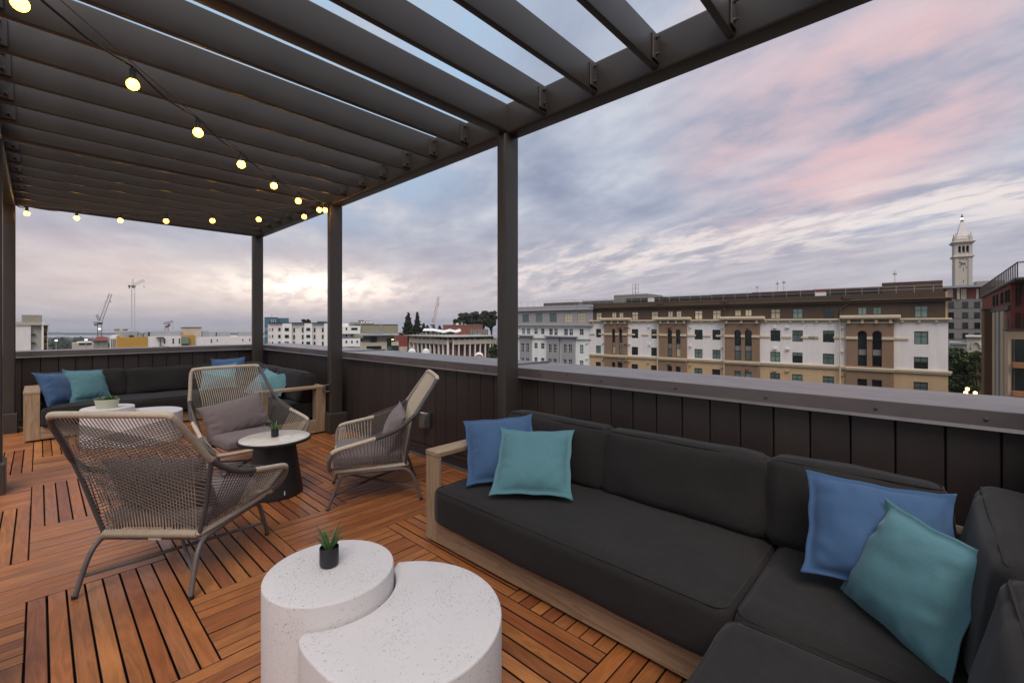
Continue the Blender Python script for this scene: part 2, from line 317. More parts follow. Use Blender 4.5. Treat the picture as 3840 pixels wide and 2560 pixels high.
# ------------------------------------------------------------------ mesh builder
class MB:
    def __init__(s): s.v = []; s.f = []; s.pl = None
    def add(s, vs, fs):
        o = len(s.v); s.v += [tuple(p) for p in vs]; s.f += [tuple(i+o for i in f) for f in fs]; return s
    def box(s, x0, x1, y0, y1, z0, z1, M=None):
        vs = [Vector((x, y, z)) for z in (z0, z1) for y in (y0, y1) for x in (x0, x1)]
        if M is not None: vs = [M @ p for p in vs]
        return s.add(vs, [(0, 2, 3, 1), (4, 5, 7, 6), (0, 1, 5, 4), (2, 6, 7, 3), (0, 4, 6, 2), (1, 3, 7, 5)])
    def bbox(s, x0, x1, y0, y1, z0, z1, b=0.004):          # box with chamfered edges
        vs = []; fs = []
        xs, ys, zs = (x0, x1), (y0, y1), (z0, z1)
        idx = {}
        for i in (0, 1):
            for j in (0, 1):
                for k in (0, 1):
                    sx, sy, sz = (1 if i == 0 else -1), (1 if j == 0 else -1), (1 if k == 0 else -1)
                    for a in range(3):
                        p = [xs[i]+sx*b, ys[j]+sy*b, zs[k]+sz*b]; p[a] = (xs[i], ys[j], zs[k])[a]
                        idx[i, j, k, a] = len(vs); vs.append(tuple(p))
        g = lambda i, j, k, a: idx[i, j, k, a]
        for k in (0, 1):
            q = [g(0, 0, k, 2), g(1, 0, k, 2), g(1, 1, k, 2), g(0, 1, k, 2)]; fs.append(q if k else q[::-1])
            q = [g(0, k, 0, 1), g(1, k, 0, 1), g(1, k, 1, 1), g(0, k, 1, 1)]; fs.append(q[::-1] if k else q)
            q = [g(k, 0, 0, 0), g(k, 1, 0, 0), g(k, 1, 1, 0), g(k, 0, 1, 0)]; fs.append(q if k else q[::-1])
        for a in (0, 1):
            for c in (0, 1):
                fs.append([g(0, a, c, 1), g(1, a, c, 1), g(1, a, c, 2), g(0, a, c, 2)])
                fs.append([g(a, 0, c, 0), g(a, 1, c, 0), g(a, 1, c, 2), g(a, 0, c, 2)])
                fs.append([g(a, c, 0, 0), g(a, c, 1, 0), g(a, c, 1, 1), g(a, c, 0, 1)])
                for d in (0, 1): pass
        for i in (0, 1):
            for j in (0, 1):
                for k in (0, 1): fs.append([g(i, j, k, 0), g(i, j, k, 1), g(i, j, k, 2)])
        return s.add(vs, fs)
    def tube(s, pts, r, n=8, cap=True, closed=False):
        pts = [Vector(p) for p in pts]; m = len(pts); rs = r if isinstance(r, (list, tuple)) else [r]*m
        vs = []; fs = []; up = None
        for i, p in enumerate(pts):
            a = pts[(i-1) % m] if (closed or i > 0) else p; b = pts[(i+1) % m] if (closed or i < m-1) else p
            t = (b-a).normalized()
            if up is None:
                up = Vector((0, 0, 1)) if abs(t.z) < 0.9 else Vector((1, 0, 0))
            up = (up - t*up.dot(t));
            if up.length < 1e-6: up = t.orthogonal()
            up.normalize(); w = t.cross(up)
            for k in range(n):
                q = 2*math.pi*k/n; vs.append(p + (up*math.cos(q)+w*math.sin(q))*rs[i])
        for i in range(m if closed else m-1):
            for k in range(n):
                a0 = i*n+k; a1 = i*n+(k+1) % n; b0 = ((i+1) % m)*n+k; b1 = ((i+1) % m)*n+(k+1) % n
                fs.append((a0, a1, b1, b0))
        if cap and not closed: fs.append(tuple(range(n))[::-1]); fs.append(tuple((m-1)*n+k for k in range(n)))
        return s.add(vs, fs)
    def prism(s, outline, z0, z1, bevel=0.0, M=None):
        # outline counter-clockwise in xy; optional rounded top rim of width bevel
        n = len(outline); rings = [(0.0, z0)]
        if bevel:
            for a in (0, 30, 60, 90): rings.append((bevel*(1-math.cos(R(a))), z1-bevel+bevel*math.sin(R(a))))
        else: rings.append((0.0, z1))
        c = Vector((sum(p[0] for p in outline)/n, sum(p[1] for p in outline)/n))
        nor = []
        for i in range(n):
            a = Vector(outline[i-1]); b = Vector(outline[(i+1) % n]); t = (b-a).normalized(); nor.append(Vector((t.y, -t.x)))
        vs = []; fs = []
        for ins, z in rings:
            for i in range(n): vs.append(Vector((outline[i][0]-nor[i].x*ins, outline[i][1]-nor[i].y*ins, z)))
        for k in range(len(rings)-1):
            for i in range(n):
                j = (i+1) % n; fs.append((k*n+i, k*n+j, (k+1)*n+j, (k+1)*n+i))
        top = len(rings)-1
        for tri in tessellate_polygon([[Vector((v_[0], v_[1], 0)) for v_ in vs[top*n:top*n+n]]]):
            a, b, c_ = (vs[top*n+i] for i in tri)
            up = (b-a).cross(c_-a).z > 0
            fs.append(tuple(top*n+i for i in (tri if up else tri[::-1])))
        fs.append(tuple(range(n))[::-1])
        if M is not None: vs = [M @ p for p in vs]
        return s.add(vs, fs)
    def lathe(s, prof, n=32, M=None):
        vs = []; fs = []; m = len(prof)
        for r_, z in prof:
            for k in range(n): vs.append(Vector((r_*math.cos(2*math.pi*k/n), r_*math.sin(2*math.pi*k/n), z)))
        for i in range(m-1):
            for k in range(n): fs.append((i*n+k, i*n+(k+1) % n, (i+1)*n+(k+1) % n, (i+1)*n+k))
        fs.append(tuple(range(n))[::-1]); fs.append(tuple((m-1)*n+k for k in range(n)))
        if M is not None: vs = [M @ p for p in vs]
        return s.add(vs, fs)
    def mesh(s, name, m, smooth=False):
        me = bpy.data.meshes.new(name); me.from_pydata([tuple(p) for p in s.v], [], s.f); me.update()
        if m: me.materials.append(MATS[m] if isinstance(m, str) else m)
        if smooth:
            me.shade_smooth()
            if smooth != 2:
                try: me.set_sharp_from_angle(angle=R(38))
                except Exception: pass
        return me
    def build(s, name, m, parent=None, smooth=False, **kw):
        o = bpy.data.objects.new(name, s.mesh(name, m, smooth)); C.objects.link(o)
        if parent: o.parent = parent
        return tag(o, **kw)
def tag(o, label=None, cat=None, group=None, kind=None, loc=None, rotz=None):
    if label: o['label'] = label
    if cat: o['category'] = cat
    if group: o['group'] = group
    if kind: o['kind'] = kind
    if loc is not None: o.location = loc
    if rotz is not None: o.rotation_euler = (0, 0, rotz)
    return o
def thing(name, loc=(0, 0, 0), rotz=0.0, label=None, cat=None, group=None):
    o = bpy.data.objects.new(name, None); C.objects.link(o); o.empty_display_size = 0.1
    return tag(o, label, cat, group, loc=loc, rotz=rotz)
def link_mesh(name, me, parent=None, M=None, **kw):
    o = bpy.data.objects.new(name, me); C.objects.link(o)
    if parent: o.parent = parent
    if M is not None: o.matrix_local = M
    return tag(o, **kw)
KIDS = {}
def copy_tree(o, parent=None):
    c = o.copy(); C.objects.link(c)
    if parent is not None: c.parent = parent
    for ch in list(o.children): copy_tree(ch, c)
    return c
def smooth_path(P, k=6, closed=False):
    P = [Vector(p) for p in P]; o = []; n = len(P)
    for i in range(n if closed else n-1):
        p0 = P[i-1] if (i > 0 or closed) else P[0]; p1 = P[i]; p2 = P[(i+1) % n]; p3 = P[(i+2) % n] if (i+2 < n or closed) else P[-1]
        for j in range(k):
            t = j/k
            o.append(0.5*((2*p1)+(p2-p0)*t+(2*p0-5*p1+4*p2-p3)*t*t+(3*p1-p0-3*p2+p3)*t*t*t))
    if not closed: o.append(P[-1])
    return o
def rrect(w, d, r, cx=0, cy=0, n=4):
    o = []
    for sx, sy, a0 in ((1, 1, 0), (-1, 1, 90), (-1, -1, 180), (1, -1, 270)):
        for k in range(n+1):
            a = R(a0+90*k/n); o.append((cx+sx*(w/2-r)+r*math.cos(a), cy+sy*(d/2-r)+r*math.sin(a)))
    return o

# ================================================================== TERRACE STRUCTURE
# ---- deck: herringbone of 2 x 4 ft tiles, eight planks each
SX, SY = 0.609, 0.6275; OX, OY = -0.046, 2.328
tag(MB().box(-3.5, 3.06, -1.2, 9.75, -0.25, -0.045).build('subfloor', 'blackrubber'), kind='structure')
deck = tag(bpy.data.objects.new('deck', None), kind='structure'); C.objects.link(deck)
def plank_mesh(L_, w, name):
    m = MB(); hl, hw, t, b = L_/2, w/2, 0.024, 0.0025
    xs = [(-hl, -hw, -t), (hl, -hw, -t), (hl, hw, -t), (-hl, hw, -t)]
    vs = xs + [(x, y, -b) for x, y, _ in xs] + [(x-math.copysign(b, x), y-math.copysign(b, y), 0) for x, y, _ in xs]
    fs = [(0, 1, 5, 4), (1, 2, 6, 5), (2, 3, 7, 6), (3, 0, 4, 7), (4, 5, 9, 8), (5, 6, 10, 9), (6, 7, 11, 10), (7, 4, 8, 11), (8, 9, 10, 11)]
    m.add(vs, fs); return m
def set_pl(me, co):
    a = me.attributes.new('pl', 'FLOAT_VECTOR', 'POINT'); a.data.foreach_set('vector', [c for p in co for c in p])
planks = []
for i in range(-12, 14):
    for j in range(-8, 10):
        for kind in (0, 1):                       # 0: planks along Y, 1: planks along X
            ux, uy = i+2*j, i-2*j
            if kind: ux += 1
            wx, wy = (1, 2) if kind == 0 else (2, 1)
            x0, y0 = OX+ux*SX, OY+uy*SY; x1, y1 = x0+wx*SX, y0+wy*SY
            if x1 < -2.6 or x0 > 3.0 or y1 < -0.6 or y0 > 9.74: continue
            for k in range(8):
                if kind == 0: cx_, cy_ = x0+(k+.5)*SX/8, (y0+y1)/2
                else: cx_, cy_ = (x0+x1)/2, y0+(k+.5)*SY/8
                hx, hy = (SX/16, SY) if kind == 0 else (SX, SY/16)
                ax0, ax1, ay0, ay1 = cx_-hx, cx_+hx, max(cy_-hy, -0.7), min(cy_+hy, 9.72)
                ax0, ax1 = max(ax0, -2.7), min(ax1, 3.035)
                if ax1-ax0 < 0.02 or ay1-ay0 < 0.02: continue
                planks.append((kind, (ax0+ax1)/2, (ay0+ay1)/2, ax1-ax0, ay1-ay0))
def plank_rank(p):
    x, y = p[1], p[2]; dep = x*FW[0]+y*FW[1]; r_ = x*RT[0]+y*RT[1]
    if dep < 0.5: return 1e6
    px, py = CX+FOC*r_/dep, CY+FOC*H/dep
    pen = 0 if (-150 < px < 3990 and py < 2750) else 50
    if x > 1.95 and y < 2.6: pen += 30
    if y > 8.5 or (x > 2.0 and y > 6.2): pen += 20
    if x < -0.35 and y > 5.6: pen += 30
    return dep+pen
planks.sort(key=plank_rank)
pm = {}
rest = MB(); rest_pl = []
for n_, (kind, x, y, lx, ly) in enumerate(planks):
    L_, w = (ly, lx) if kind == 0 else (lx, ly)
    key = (round(L_, 3), round(w, 3)); gap = 0.0080 if kind == 0 else 0.0062
    rz = R(90) if kind == 0 else 0.0
    dz = random.uniform(-0.0012, 0.0012)
    if n_ < 298:
        if key not in pm:
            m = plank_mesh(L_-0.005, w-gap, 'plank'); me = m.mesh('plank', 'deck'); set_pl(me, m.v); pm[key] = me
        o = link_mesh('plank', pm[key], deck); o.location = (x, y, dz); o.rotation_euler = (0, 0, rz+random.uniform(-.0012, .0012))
    else:
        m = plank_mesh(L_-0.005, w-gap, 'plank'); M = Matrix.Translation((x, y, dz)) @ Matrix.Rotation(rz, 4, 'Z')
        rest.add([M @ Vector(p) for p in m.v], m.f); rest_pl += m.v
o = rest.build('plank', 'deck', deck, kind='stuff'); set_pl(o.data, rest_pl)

# ---- parapet walls with vertical boards and metal caps
def parapet(name, label, origin, rotz, L0, L1, boards, seams, screws, mitre0=0.0, mitre1=0.0, capw=0.76):
    """Local x along the wall, local +y away from the terrace; the inner board face is y = 0."""
    t = thing(name, origin, rotz, label, 'wall')
    MB().box(L0, L1, 0.022, 0.70, -0.2, 1.0).build('wall_core', 'st_dark', t)
    k = 0; x = boards[0]
    me = {}
    while x < L1-0.02:
        w = min(boards[1], L1-x)
        if x+w > L0:
            xa = max(x, L0); key = round(x+w-xa, 3)
            if key not in me:
                me[key] = MB().bbox(-key/2+0.0035, key/2-0.0035, 0.0, 0.02, 0.10, 1.02, 0.003).mesh('board', 'board')
            link_mesh('board', me[key], t, Matrix.Translation((xa+key/2, 0, 0)))
        x += boards[1]
    MB().bbox(L0, L1, -0.022, 0.021, 0.0, 0.10, 0.003).bbox(L0, L1, -0.030, -0.0225, 0.085, 0.115, 0.002).build('baseboard', 'board', t)
    MB().bbox(L0, L1, -0.075, -0.024, -0.02, 0.012, 0.003).build('flashing_strip', 'flashing', t)
    edges = [L0]+seams+[L1]
    for a, b in zip(edges, edges[1:]):
        m0 = mitre0 if a == L0 else 0; m1 = mitre1 if b == L1 else 0
        a_, b_ = a+0.0015, b-0.0015
        m = MB(); prof = [(-0.03, 1.030), (-0.030, 1.107), (-0.027, 1.110), (capw-0.03, 1.098), (capw-0.03, 1.03)]
        vs = [(a_+m0*(y+0.03), y, z) for y, z in prof]+[(b_+m1*(y+0.03), y, z) for y, z in prof]
        n = len(prof); m.add(vs, [(i, (i+1) % n, n+(i+1) % n, n+i) for i in range(n)]+[tuple(range(n)), tuple(range(n, 2*n))[::-1]])
        m.build('wall_cap', 'capmetal', t)
        m2 = MB(); p2 = [(-0.0315, 1.034), (-0.047, 1.018), (-0.044, 1.016), (-0.029, 1.030)]
        m2.add([(a_, y, z) for y, z in p2]+[(b_, y, z) for y, z in p2], [(i, (i+1) % 4, 4+(i+1) % 4, 4+i) for i in range(4)]+[(0, 1, 2, 3), (7, 6, 5, 4)])
        m2.build('drip_edge', 'capmetal', t)
    for sx_ in seams:
        MB().bbox(sx_-0.012, sx_+0.012, -0.034, capw-0.032, 1.098, 1.1165, 0.002).build('seam_strip', 'capmetal', t)
    sm = MB().lathe([(0.0085, 0), (0.008, 0.004), (0.004, 0.006), (0.0, 0.0062)], 10, Matrix.Rotation(R(90), 4, 'X')).mesh('screw', 'bolt', True)
    for x in screws: link_mesh('screw', sm, t, Matrix.Translation((x, -0.0305, 1.066)))
    return t
# right wall: local x = -Y (towards the camera), so origin at Y = 9.75
YB = 9.75; XR = 3.06; YN = -0.42
parapet('parapet_wall', 'long dark brown boarded parapet with wide metal cap behind the right sofa', (XR, YB, 0), R(-90), 0.0, YB-YN, (-0.113+0.0, 0.1873),
        [YB-6.33, YB-3.0], [YB-y for y in (-0.2, 0.2, 0.72, 1.28, 1.88, 2.5, 3.2, 3.85, 4.5, 5.2, 5.8, 6.6, 7.1, 7.7, 8.4)], 1.0*0-1.0, 1.0)
parapet('parapet_wall', 'boarded parapet with flat metal cap behind the far sofa', (-3.4, YB, 0), 0.0, 0.0, XR+3.4, (0.0+0.01, 0.1893), [3.4+1.55], [3.4+x for x in (-.1, 0.5, 1.1, 1.7, 2.3)], 0.0, 0.0)
parapet('parapet_wall', 'short return of the boarded parapet at the near right corner', (XR, YN, 0), R(180), 0.0, 4.2, (0.05, 0.1873), [2.0], [0.4, 1.0, 1.6], -1.0, 0.0)
# building under the terrace
bb = thing('terrace_building', (0, 0, 0), 0, 'dark building carrying the roof terrace', 'building')
MB().box(-14, 3.72, -1.05, 10.35, -18, -0.3).build('building_wall', 'st_taupe', bb)

# ---- pergola
per = thing('pergola', (1.28, 4.4, 0), 0, 'dark steel pergola with square posts and flat slatted roof over the terrace', 'pergola')
PO = Vector((1.28, 4.4, 0))
ZB0, ZB1 = 3.18, 3.447
def pbuild(mb, name, m='steel', smooth=False, parent=per):
    mb.v = [tuple(Vector(p)-PO) for p in mb.v]; return mb.build(name, m, parent, smooth)
rowY = [-0.62, 2.69, 6.08, 9.34]
for y in rowY:
    for xc, wd in ((2.87, 0.18), (-0.315, 0.18)):
        pbuild(MB().prism(rrect(wd, 0.104, 0.018, xc, y+0.052), 0.0, ZB0), 'post', smooth=True)
        pbuild(MB().bbox(xc-wd/2-0.055, xc+wd/2+0.02, y-0.105, y+0.20, 0.0, 0.272, 0.004), 'post_base')
for x0 in (2.80, -0.385):
    pts = rrect(0.16, ZB1-ZB0, 0.022)
    m = MB(); n = len(pts)
    vs = [(x0+0.08+a, y, (ZB0+ZB1)/2+b) for y in (-0.75, 9.46) for a, b in pts]
    m.add(vs, [(i, (i+1) % n, n+(i+1) % n, n+i) for i in range(n)]+[tuple(range(n)), tuple(range(n, 2*n))[::-1]])
    pbuild(m, 'beam', smooth=True)
def xbar(y0, y1, z0, z1, r):
    pts = rrect(y1-y0, z1-z0, r, n=3); n = len(pts)
    m = MB(); vs = [(x, (y0+y1)/2+a, (z0+z1)/2+b) for x in (-0.224, 2.799) for a, b in pts]
    return m.add(vs, [(i, (i+1) % n, n+(i+1) % n, n+i) for i in range(n)]+[tuple(range(n)), tuple(range(n, 2*n))[::-1]])
for y in rowY: pbuild(xbar(y-0.008, y+0.112, ZB0+0.012, ZB1-0.003, 0.02), 'cross_beam', smooth=True)
bolt_me = MB().lathe([(0.013, 0), (0.013, 0.008), (0.006, 0.0085), (0.006, 0.026), (0.0, 0.026)], 8, Matrix.Rotation(R(90), 4, 'X')).mesh('bolt', 'bolt', True)
clip_me = MB().bbox(-0.045, 0.045, -0.012, 0.0, -0.085, 0.085, 0.003).mesh('clip_plate', 'steel')
raf_me = None
for a, b in zip(rowY, rowY[1:]):
    c0, c1 = a+0.052, b+0.052
    for k in range(1, 7):
        y = c0+(c1-c0)*k/7
        if raf_me is None:
            m = xbar(-0.021, 0.021, 3.202, 3.429, 0.007); raf_me = m.mesh('rafter', 'steel', True)
        o = link_mesh('rafter', raf_me, per); o.location = Vector((0, y, 0))-PO
        for xx in (2.752, -0.178):
            q = link_mesh('clip_plate', clip_me, o); q.location = (xx, -0.022, 3.315)
            for zz in (3.27, 3.38):
                bq = link_mesh('bolt', bolt_me, o); bq.location = (xx+0.005, -0.034, zz)

# ---- wall light / outlet cover and handrail loop
t = thing('outlet_cover', (XR, 4.2, 0.418), R(-90), 'small clear outlet cover on the dark boarded wall behind the armchair', 'outlet cover')
MB().bbox(-0.075, 0.075, -0.012, 0.0, -0.095, 0.085, 0.004).build('back_plate', 'pot_black', t)
m = MB(); m.add([(-0.055, -0.012, -0.085), (0.055, -0.012, -0.085), (0.055, -0.012, 0.08), (-0.055, -0.012, 0.08), (-0.05, -0.085, -0.08), (0.05, -0.085, -0.08), (0.05, -0.075, 0.05), (-0.05, -0.075, 0.05)],
      [(0, 1, 5, 4), (1, 2, 6, 5), (2, 3, 7, 6), (3, 0, 4, 7), (4, 5, 6, 7), (3, 2, 1, 0)]); m.build('cover', 'smoked_cover', t)
MB().tube([(-0.03, -0.03, 0.076), (-0.03, -0.08, 0.085), (0.03, -0.08, 0.085), (0.03, -0.03, 0.076)], 0.005, 6).build('latch', 'white_plastic', t, True)
lp = thing('handrail_bracket', (2.775, 6.1, 0.62), 0, 'dark looped metal bracket on the far right-hand post beside the sofa arm', 'bracket')
pth = [(0.0, 0, 0.045)]+[(-0.05-0.045*math.sin(R(a)), 0, 0.045*math.cos(R(a))) for a in range(0, 181, 20)]+[(0.0, 0, -0.045)]
MB().tube(pth, 0.011, 8).build('loop', 'framemetal', lp, True)
MB().bbox(-0.004, 0.008, -0.025, 0.025, -0.07, 0.07, 0.002).build('plate', 'steel', lp)

# ---- string lights
def string_light(label, A, B, bulbs, sag):
    A, B = Vector(A), Vector(B)
    t = thing('string_light', A, 0, label, 'string light', 'festoon lights under the pergola')
    loc = lambda p: Vector(p)-A
    MB().tube([loc(A+(B-A)*i/12 - Vector((0, 0, sag*0.9*4*(i/12)*(1-i/12)))) for i in range(13)], 0.0028, 5).build('support_wire', 'bolt', t, True)
    P = [A]+[Vector(b)+Vector((0, 0, 0.105)) for b in bulbs]+[B]
    cab = []
    rnd = random.Random(len(bulbs))
    for p, q in zip(P, P[1:]):
        for i in range(6):
            f = i/6; cab.append(loc(p.lerp(q, f)-Vector((0, 0, (0.032+rnd.uniform(-.004, .004))*4*f*(1-f)))))
    cab.append(loc(B)); MB().tube(cab, 0.0068, 6).build('cable', 'blackrubber', t, True)
    sock = MB().lathe([(0.0, 0.0), (0.022, 0.0), (0.021, 0.012), (0.0165, 0.018), (0.0165, 0.062), (0.012, 0.066), (0.006, 0.08), (0.0, 0.08)], 14).mesh('socket', 'blackrubber', True)
    prof = [(0.0001, -0.031)]+[(0.031*math.sin(R(a)), -0.031*math.cos(R(a))) for a in range(15, 150, 15)]+[(0.017, 0.034), (0.0001, 0.034)]
    bm_ = MB().lathe(prof, 18).mesh('bulb', 'bulb_glow', 2)
    for b in bulbs:
        o = link_mesh('bulb', bm_, t); o.location = loc(b)
        q = link_mesh('socket', sock, o); q.location = (0, 0, 0.026)
    return t
string_light('strand of warm glowing globe bulbs crossing above the far sofa', (-0.225, 9.33, 3.19), (2.78, 6.08, 3.19),
    [(-0.116, 9.209, 3.061), (0.361, 8.693, 2.997), (0.78, 8.241, 2.961), (1.216, 7.769, 2.953), (1.658, 7.292, 2.956), (2.099, 6.816, 2.973), (2.532, 6.348, 3.01)], 0.13)
string_light('strand of warm glowing globe bulbs coming down from the upper left corner', (2.775, 6.07, 3.16), (-0.225, 2.76, 3.14),
    [(2.684, 6.03, 3.075), (2.475, 5.73, 2.985), (2.021, 5.232, 2.914), (1.606, 4.768, 2.893), (1.189, 4.303, 2.882), (0.788, 3.855, 2.897), (0.376, 3.393, 2.911), (-0.057, 2.91, 2.918)], 0.16)

# ================================================================== FURNITURE
def cushion(lx, ly, lz, r, bulge=(0, 0, 0), amp=0.004, seed=0, n=16):
    """Upholstered block centred on the origin: rounded edges, slightly swollen faces, soft creases."""
    bm = bmesh.new(); hx, hy, hz = lx/2, ly/2, lz/2; hs = (hx, hy, hz)
    so = Vector((seed*7.3, seed*3.1, seed*1.7))
    def pt(a):
        P = Vector((a[0]*hx, a[1]*hy, a[2]*hz)); c = Vector([max(-(h-r), min(h-r, q)) for h, q in zip(hs, P)])
        d = P-c; nrm = d.normalized() if d.length > 1e-9 else Vector((0, 0, 1))
        if d.length > 1e-9: P = c+nrm*r
        else: nrm = Vector((0, 0, 0))
        f = [(1-abs(q)**2.2) for q in a]
        for ax in range(3):
            if bulge[ax] and abs(a[ax]) > 0.98:
                o1, o2 = [q for q in range(3) if q != ax]
                P[ax] += math.copysign(bulge[ax]*(max(0, f[o1])*max(0, f[o2]))**0.7, a[ax])
        w = mnoise.noise(P*3.2+so)*amp*1.4+mnoise.noise(P*9+so)*amp*0.55
        # creases running in from the long seams
        e = 1-max(0, f[0])*1.0
        w += math.sin(P.x*55+4*mnoise.noise(P*4+so))*amp*0.5*(max(0, abs(a[2])-0.55)+max(0, abs(a[1])-0.6))
        return P+nrm*w if nrm.length else P+Vector((0, 0, w*math.copysign(1, a[2]) if abs(a[2]) > .98 else 0))
    g = []
    for k in range(n+1):
        q = -1+2*k/n; g.append(math.copysign(abs(q)**0.72, q))
    for ax in range(3):
        for sgn in (-1, 1):
            o1, o2 = [(ax+1) % 3, (ax+2) % 3]; grid = []
            for i in g:
                row = []
                for j in g:
                    a = [0, 0, 0]; a[ax] = sgn; a[o1] = i; a[o2] = j; row.append(bm.verts.new(pt(a)))
                grid.append(row)
            for i in range(n):
                for j in range(n):
                    q = [grid[i][j], grid[i+1][j], grid[i+1][j+1], grid[i][j+1]]
                    bm.faces.new(q if sgn > 0 else q[::-1])
    bmesh.ops.remove_doubles(bm, verts=bm.verts, dist=0.0006)
    me = bpy.data.meshes.new('cushion'); bm.to_mesh(me); bm.free(); me.shade_smooth(); return me
def seam_ring(lx, ly, z, r, off=0.0):
    return MB().tube([(x, y, z) for x, y in rrect(lx+off, ly+off, r, n=5)], 0.0035, 5, closed=True)
def put_cushion(parent, name, org, x0, x1, y0, y1, z0, z1, r=0.05, bulge=(0.008, 0.008, 0.02), seed=0, tilt=None, m='charcoal', amp=0.006, axis_long=0):
    c = Vector(((x0+x1)/2, (y0+y1)/2, (z0+z1)/2)); me = cushion(x1-x0, y1-y0, z1-z0, r, bulge, amp, seed); me.name = name
    me.materials.append(MATS[m]); M = Matrix.Translation(c-org)
    if tilt: M = M @ Matrix.Rotation(tilt[1], 4, tilt[0])
    o = link_mesh(name, me, parent, M)
    sm = MB()
    zz = (z1-z0)/2-r*0.30; sm.tube([(x, y, zz) for x, y in rrect(x1-x0-2*r*0.22, y1-y0-2*r*0.22, r, n=4)], 0.0038, 5, closed=True)
    s_ = sm.build('seam', m, o, True)
    return o
def sofa(name, label, org, boxes, seats, backs, group):
    org = Vector(org); t = thing(name, org, 0, label, 'sofa', group)
    for nm, mt, b in boxes:
        m = MB().bbox(*b, 0.004); cc = Vector(((b[0]+b[1])/2, (b[2]+b[3])/2, (b[4]+b[5])/2))
        m.v = [tuple(Vector(p)-cc) for p in m.v]; o = m.build(nm, mt, t); o.location = cc-org
    for i, b in enumerate(seats): put_cushion(t, 'seat_cushion', org, *b, r=0.055, bulge=(0.006, 0.006, 0.016), seed=i+len(name))
    for i, (b, tl) in enumerate(backs): put_cushion(t, 'back_cushion', org, *b, r=0.05, bulge=(0.03, 0.03, 0.012), seed=i+11, tilt=tl, amp=0.009)
    return t
Z0, ZP, ZA0, ZA1 = 0.022, 0.175, 0.603, 0.637
LEAN = ('Y', R(9)); LEANY = ('X', R(9))
sofa('corner_sofa', 'L-shaped sofa with teak frame and charcoal cushions along the near right parapet', (2.25, 1.3, 0), [
    ('arm_post', 'teak_z', (1.855, 1.885, 2.427, 2.567, Z0, ZA0-0.001)),
    ('arm_rail', 'teak_x', (1.852, 2.74, 2.425, 2.569, ZA0, ZA1)),
    ('back_post', 'teak_z', (2.615, 2.738, 2.529, 2.567, Z0, ZA0-0.001)),
    ('back_rail', 'teak_y', (2.64, 2.74, -0.34, 2.4245, ZA0, ZA1)),
    ('back_rail', 'teak_y', (2.70, 2.738, -0.34, 2.4245, Z0, 0.30)),
    ('side_rail', 'teak_x', (1.886, 2.614, 2.53, 2.566, Z0, ZP)),
    ('front_rail', 'teak_y', (1.857, 1.893, 0.537, 2.4265, Z0, ZP)),
    ('front_rail', 'teak_x', (0.30, 1.856, 0.50, 0.536, Z0, ZP)),
    ('back_rail', 'teak_x', (0.30, 2.639, -0.39, -0.35, Z0, ZA1-0.02)),
    ('slat_base', 'st_dark', (1.90, 2.69, -0.34, 2.42, 0.12, 0.168)),
    ('slat_base', 'st_dark', (0.32, 1.899, -0.34, 0.49, 0.12, 0.168)),
    ('foot', 'st_dark', (1.90, 1.96, 2.44, 2.50, 0.0, 0.03)), ('foot', 'st_dark', (1.90, 1.96, 0.6, 0.66, 0.0, 0.03)), ('foot', 'st_dark', (2.62, 2.68, 2.44, 2.50, 0.0, 0.03))],
    [(1.79, 2.64, 0.556, 2.418, 0.170, 0.425), (1.795, 2.66, -0.345, 0.546, 0.170, 0.425), (0.40, 1.778, -0.345, 0.548, 0.170, 0.432)],
    [((2.495, 2.70, 1.552, 2.425, 0.405, 0.825), LEAN), ((2.495, 2.70, 0.602, 1.540, 0.405, 0.822), LEAN), ((2.495, 2.70, -0.06, 0.592, 0.405, 0.832), LEAN),
     ((1.79, 2.69, -0.325, -0.115, 0.405, 0.845), LEANY), ((0.90, 1.775, -0.325, -0.11, 0.405, 0.845), LEANY)], 'teak corner sofas')
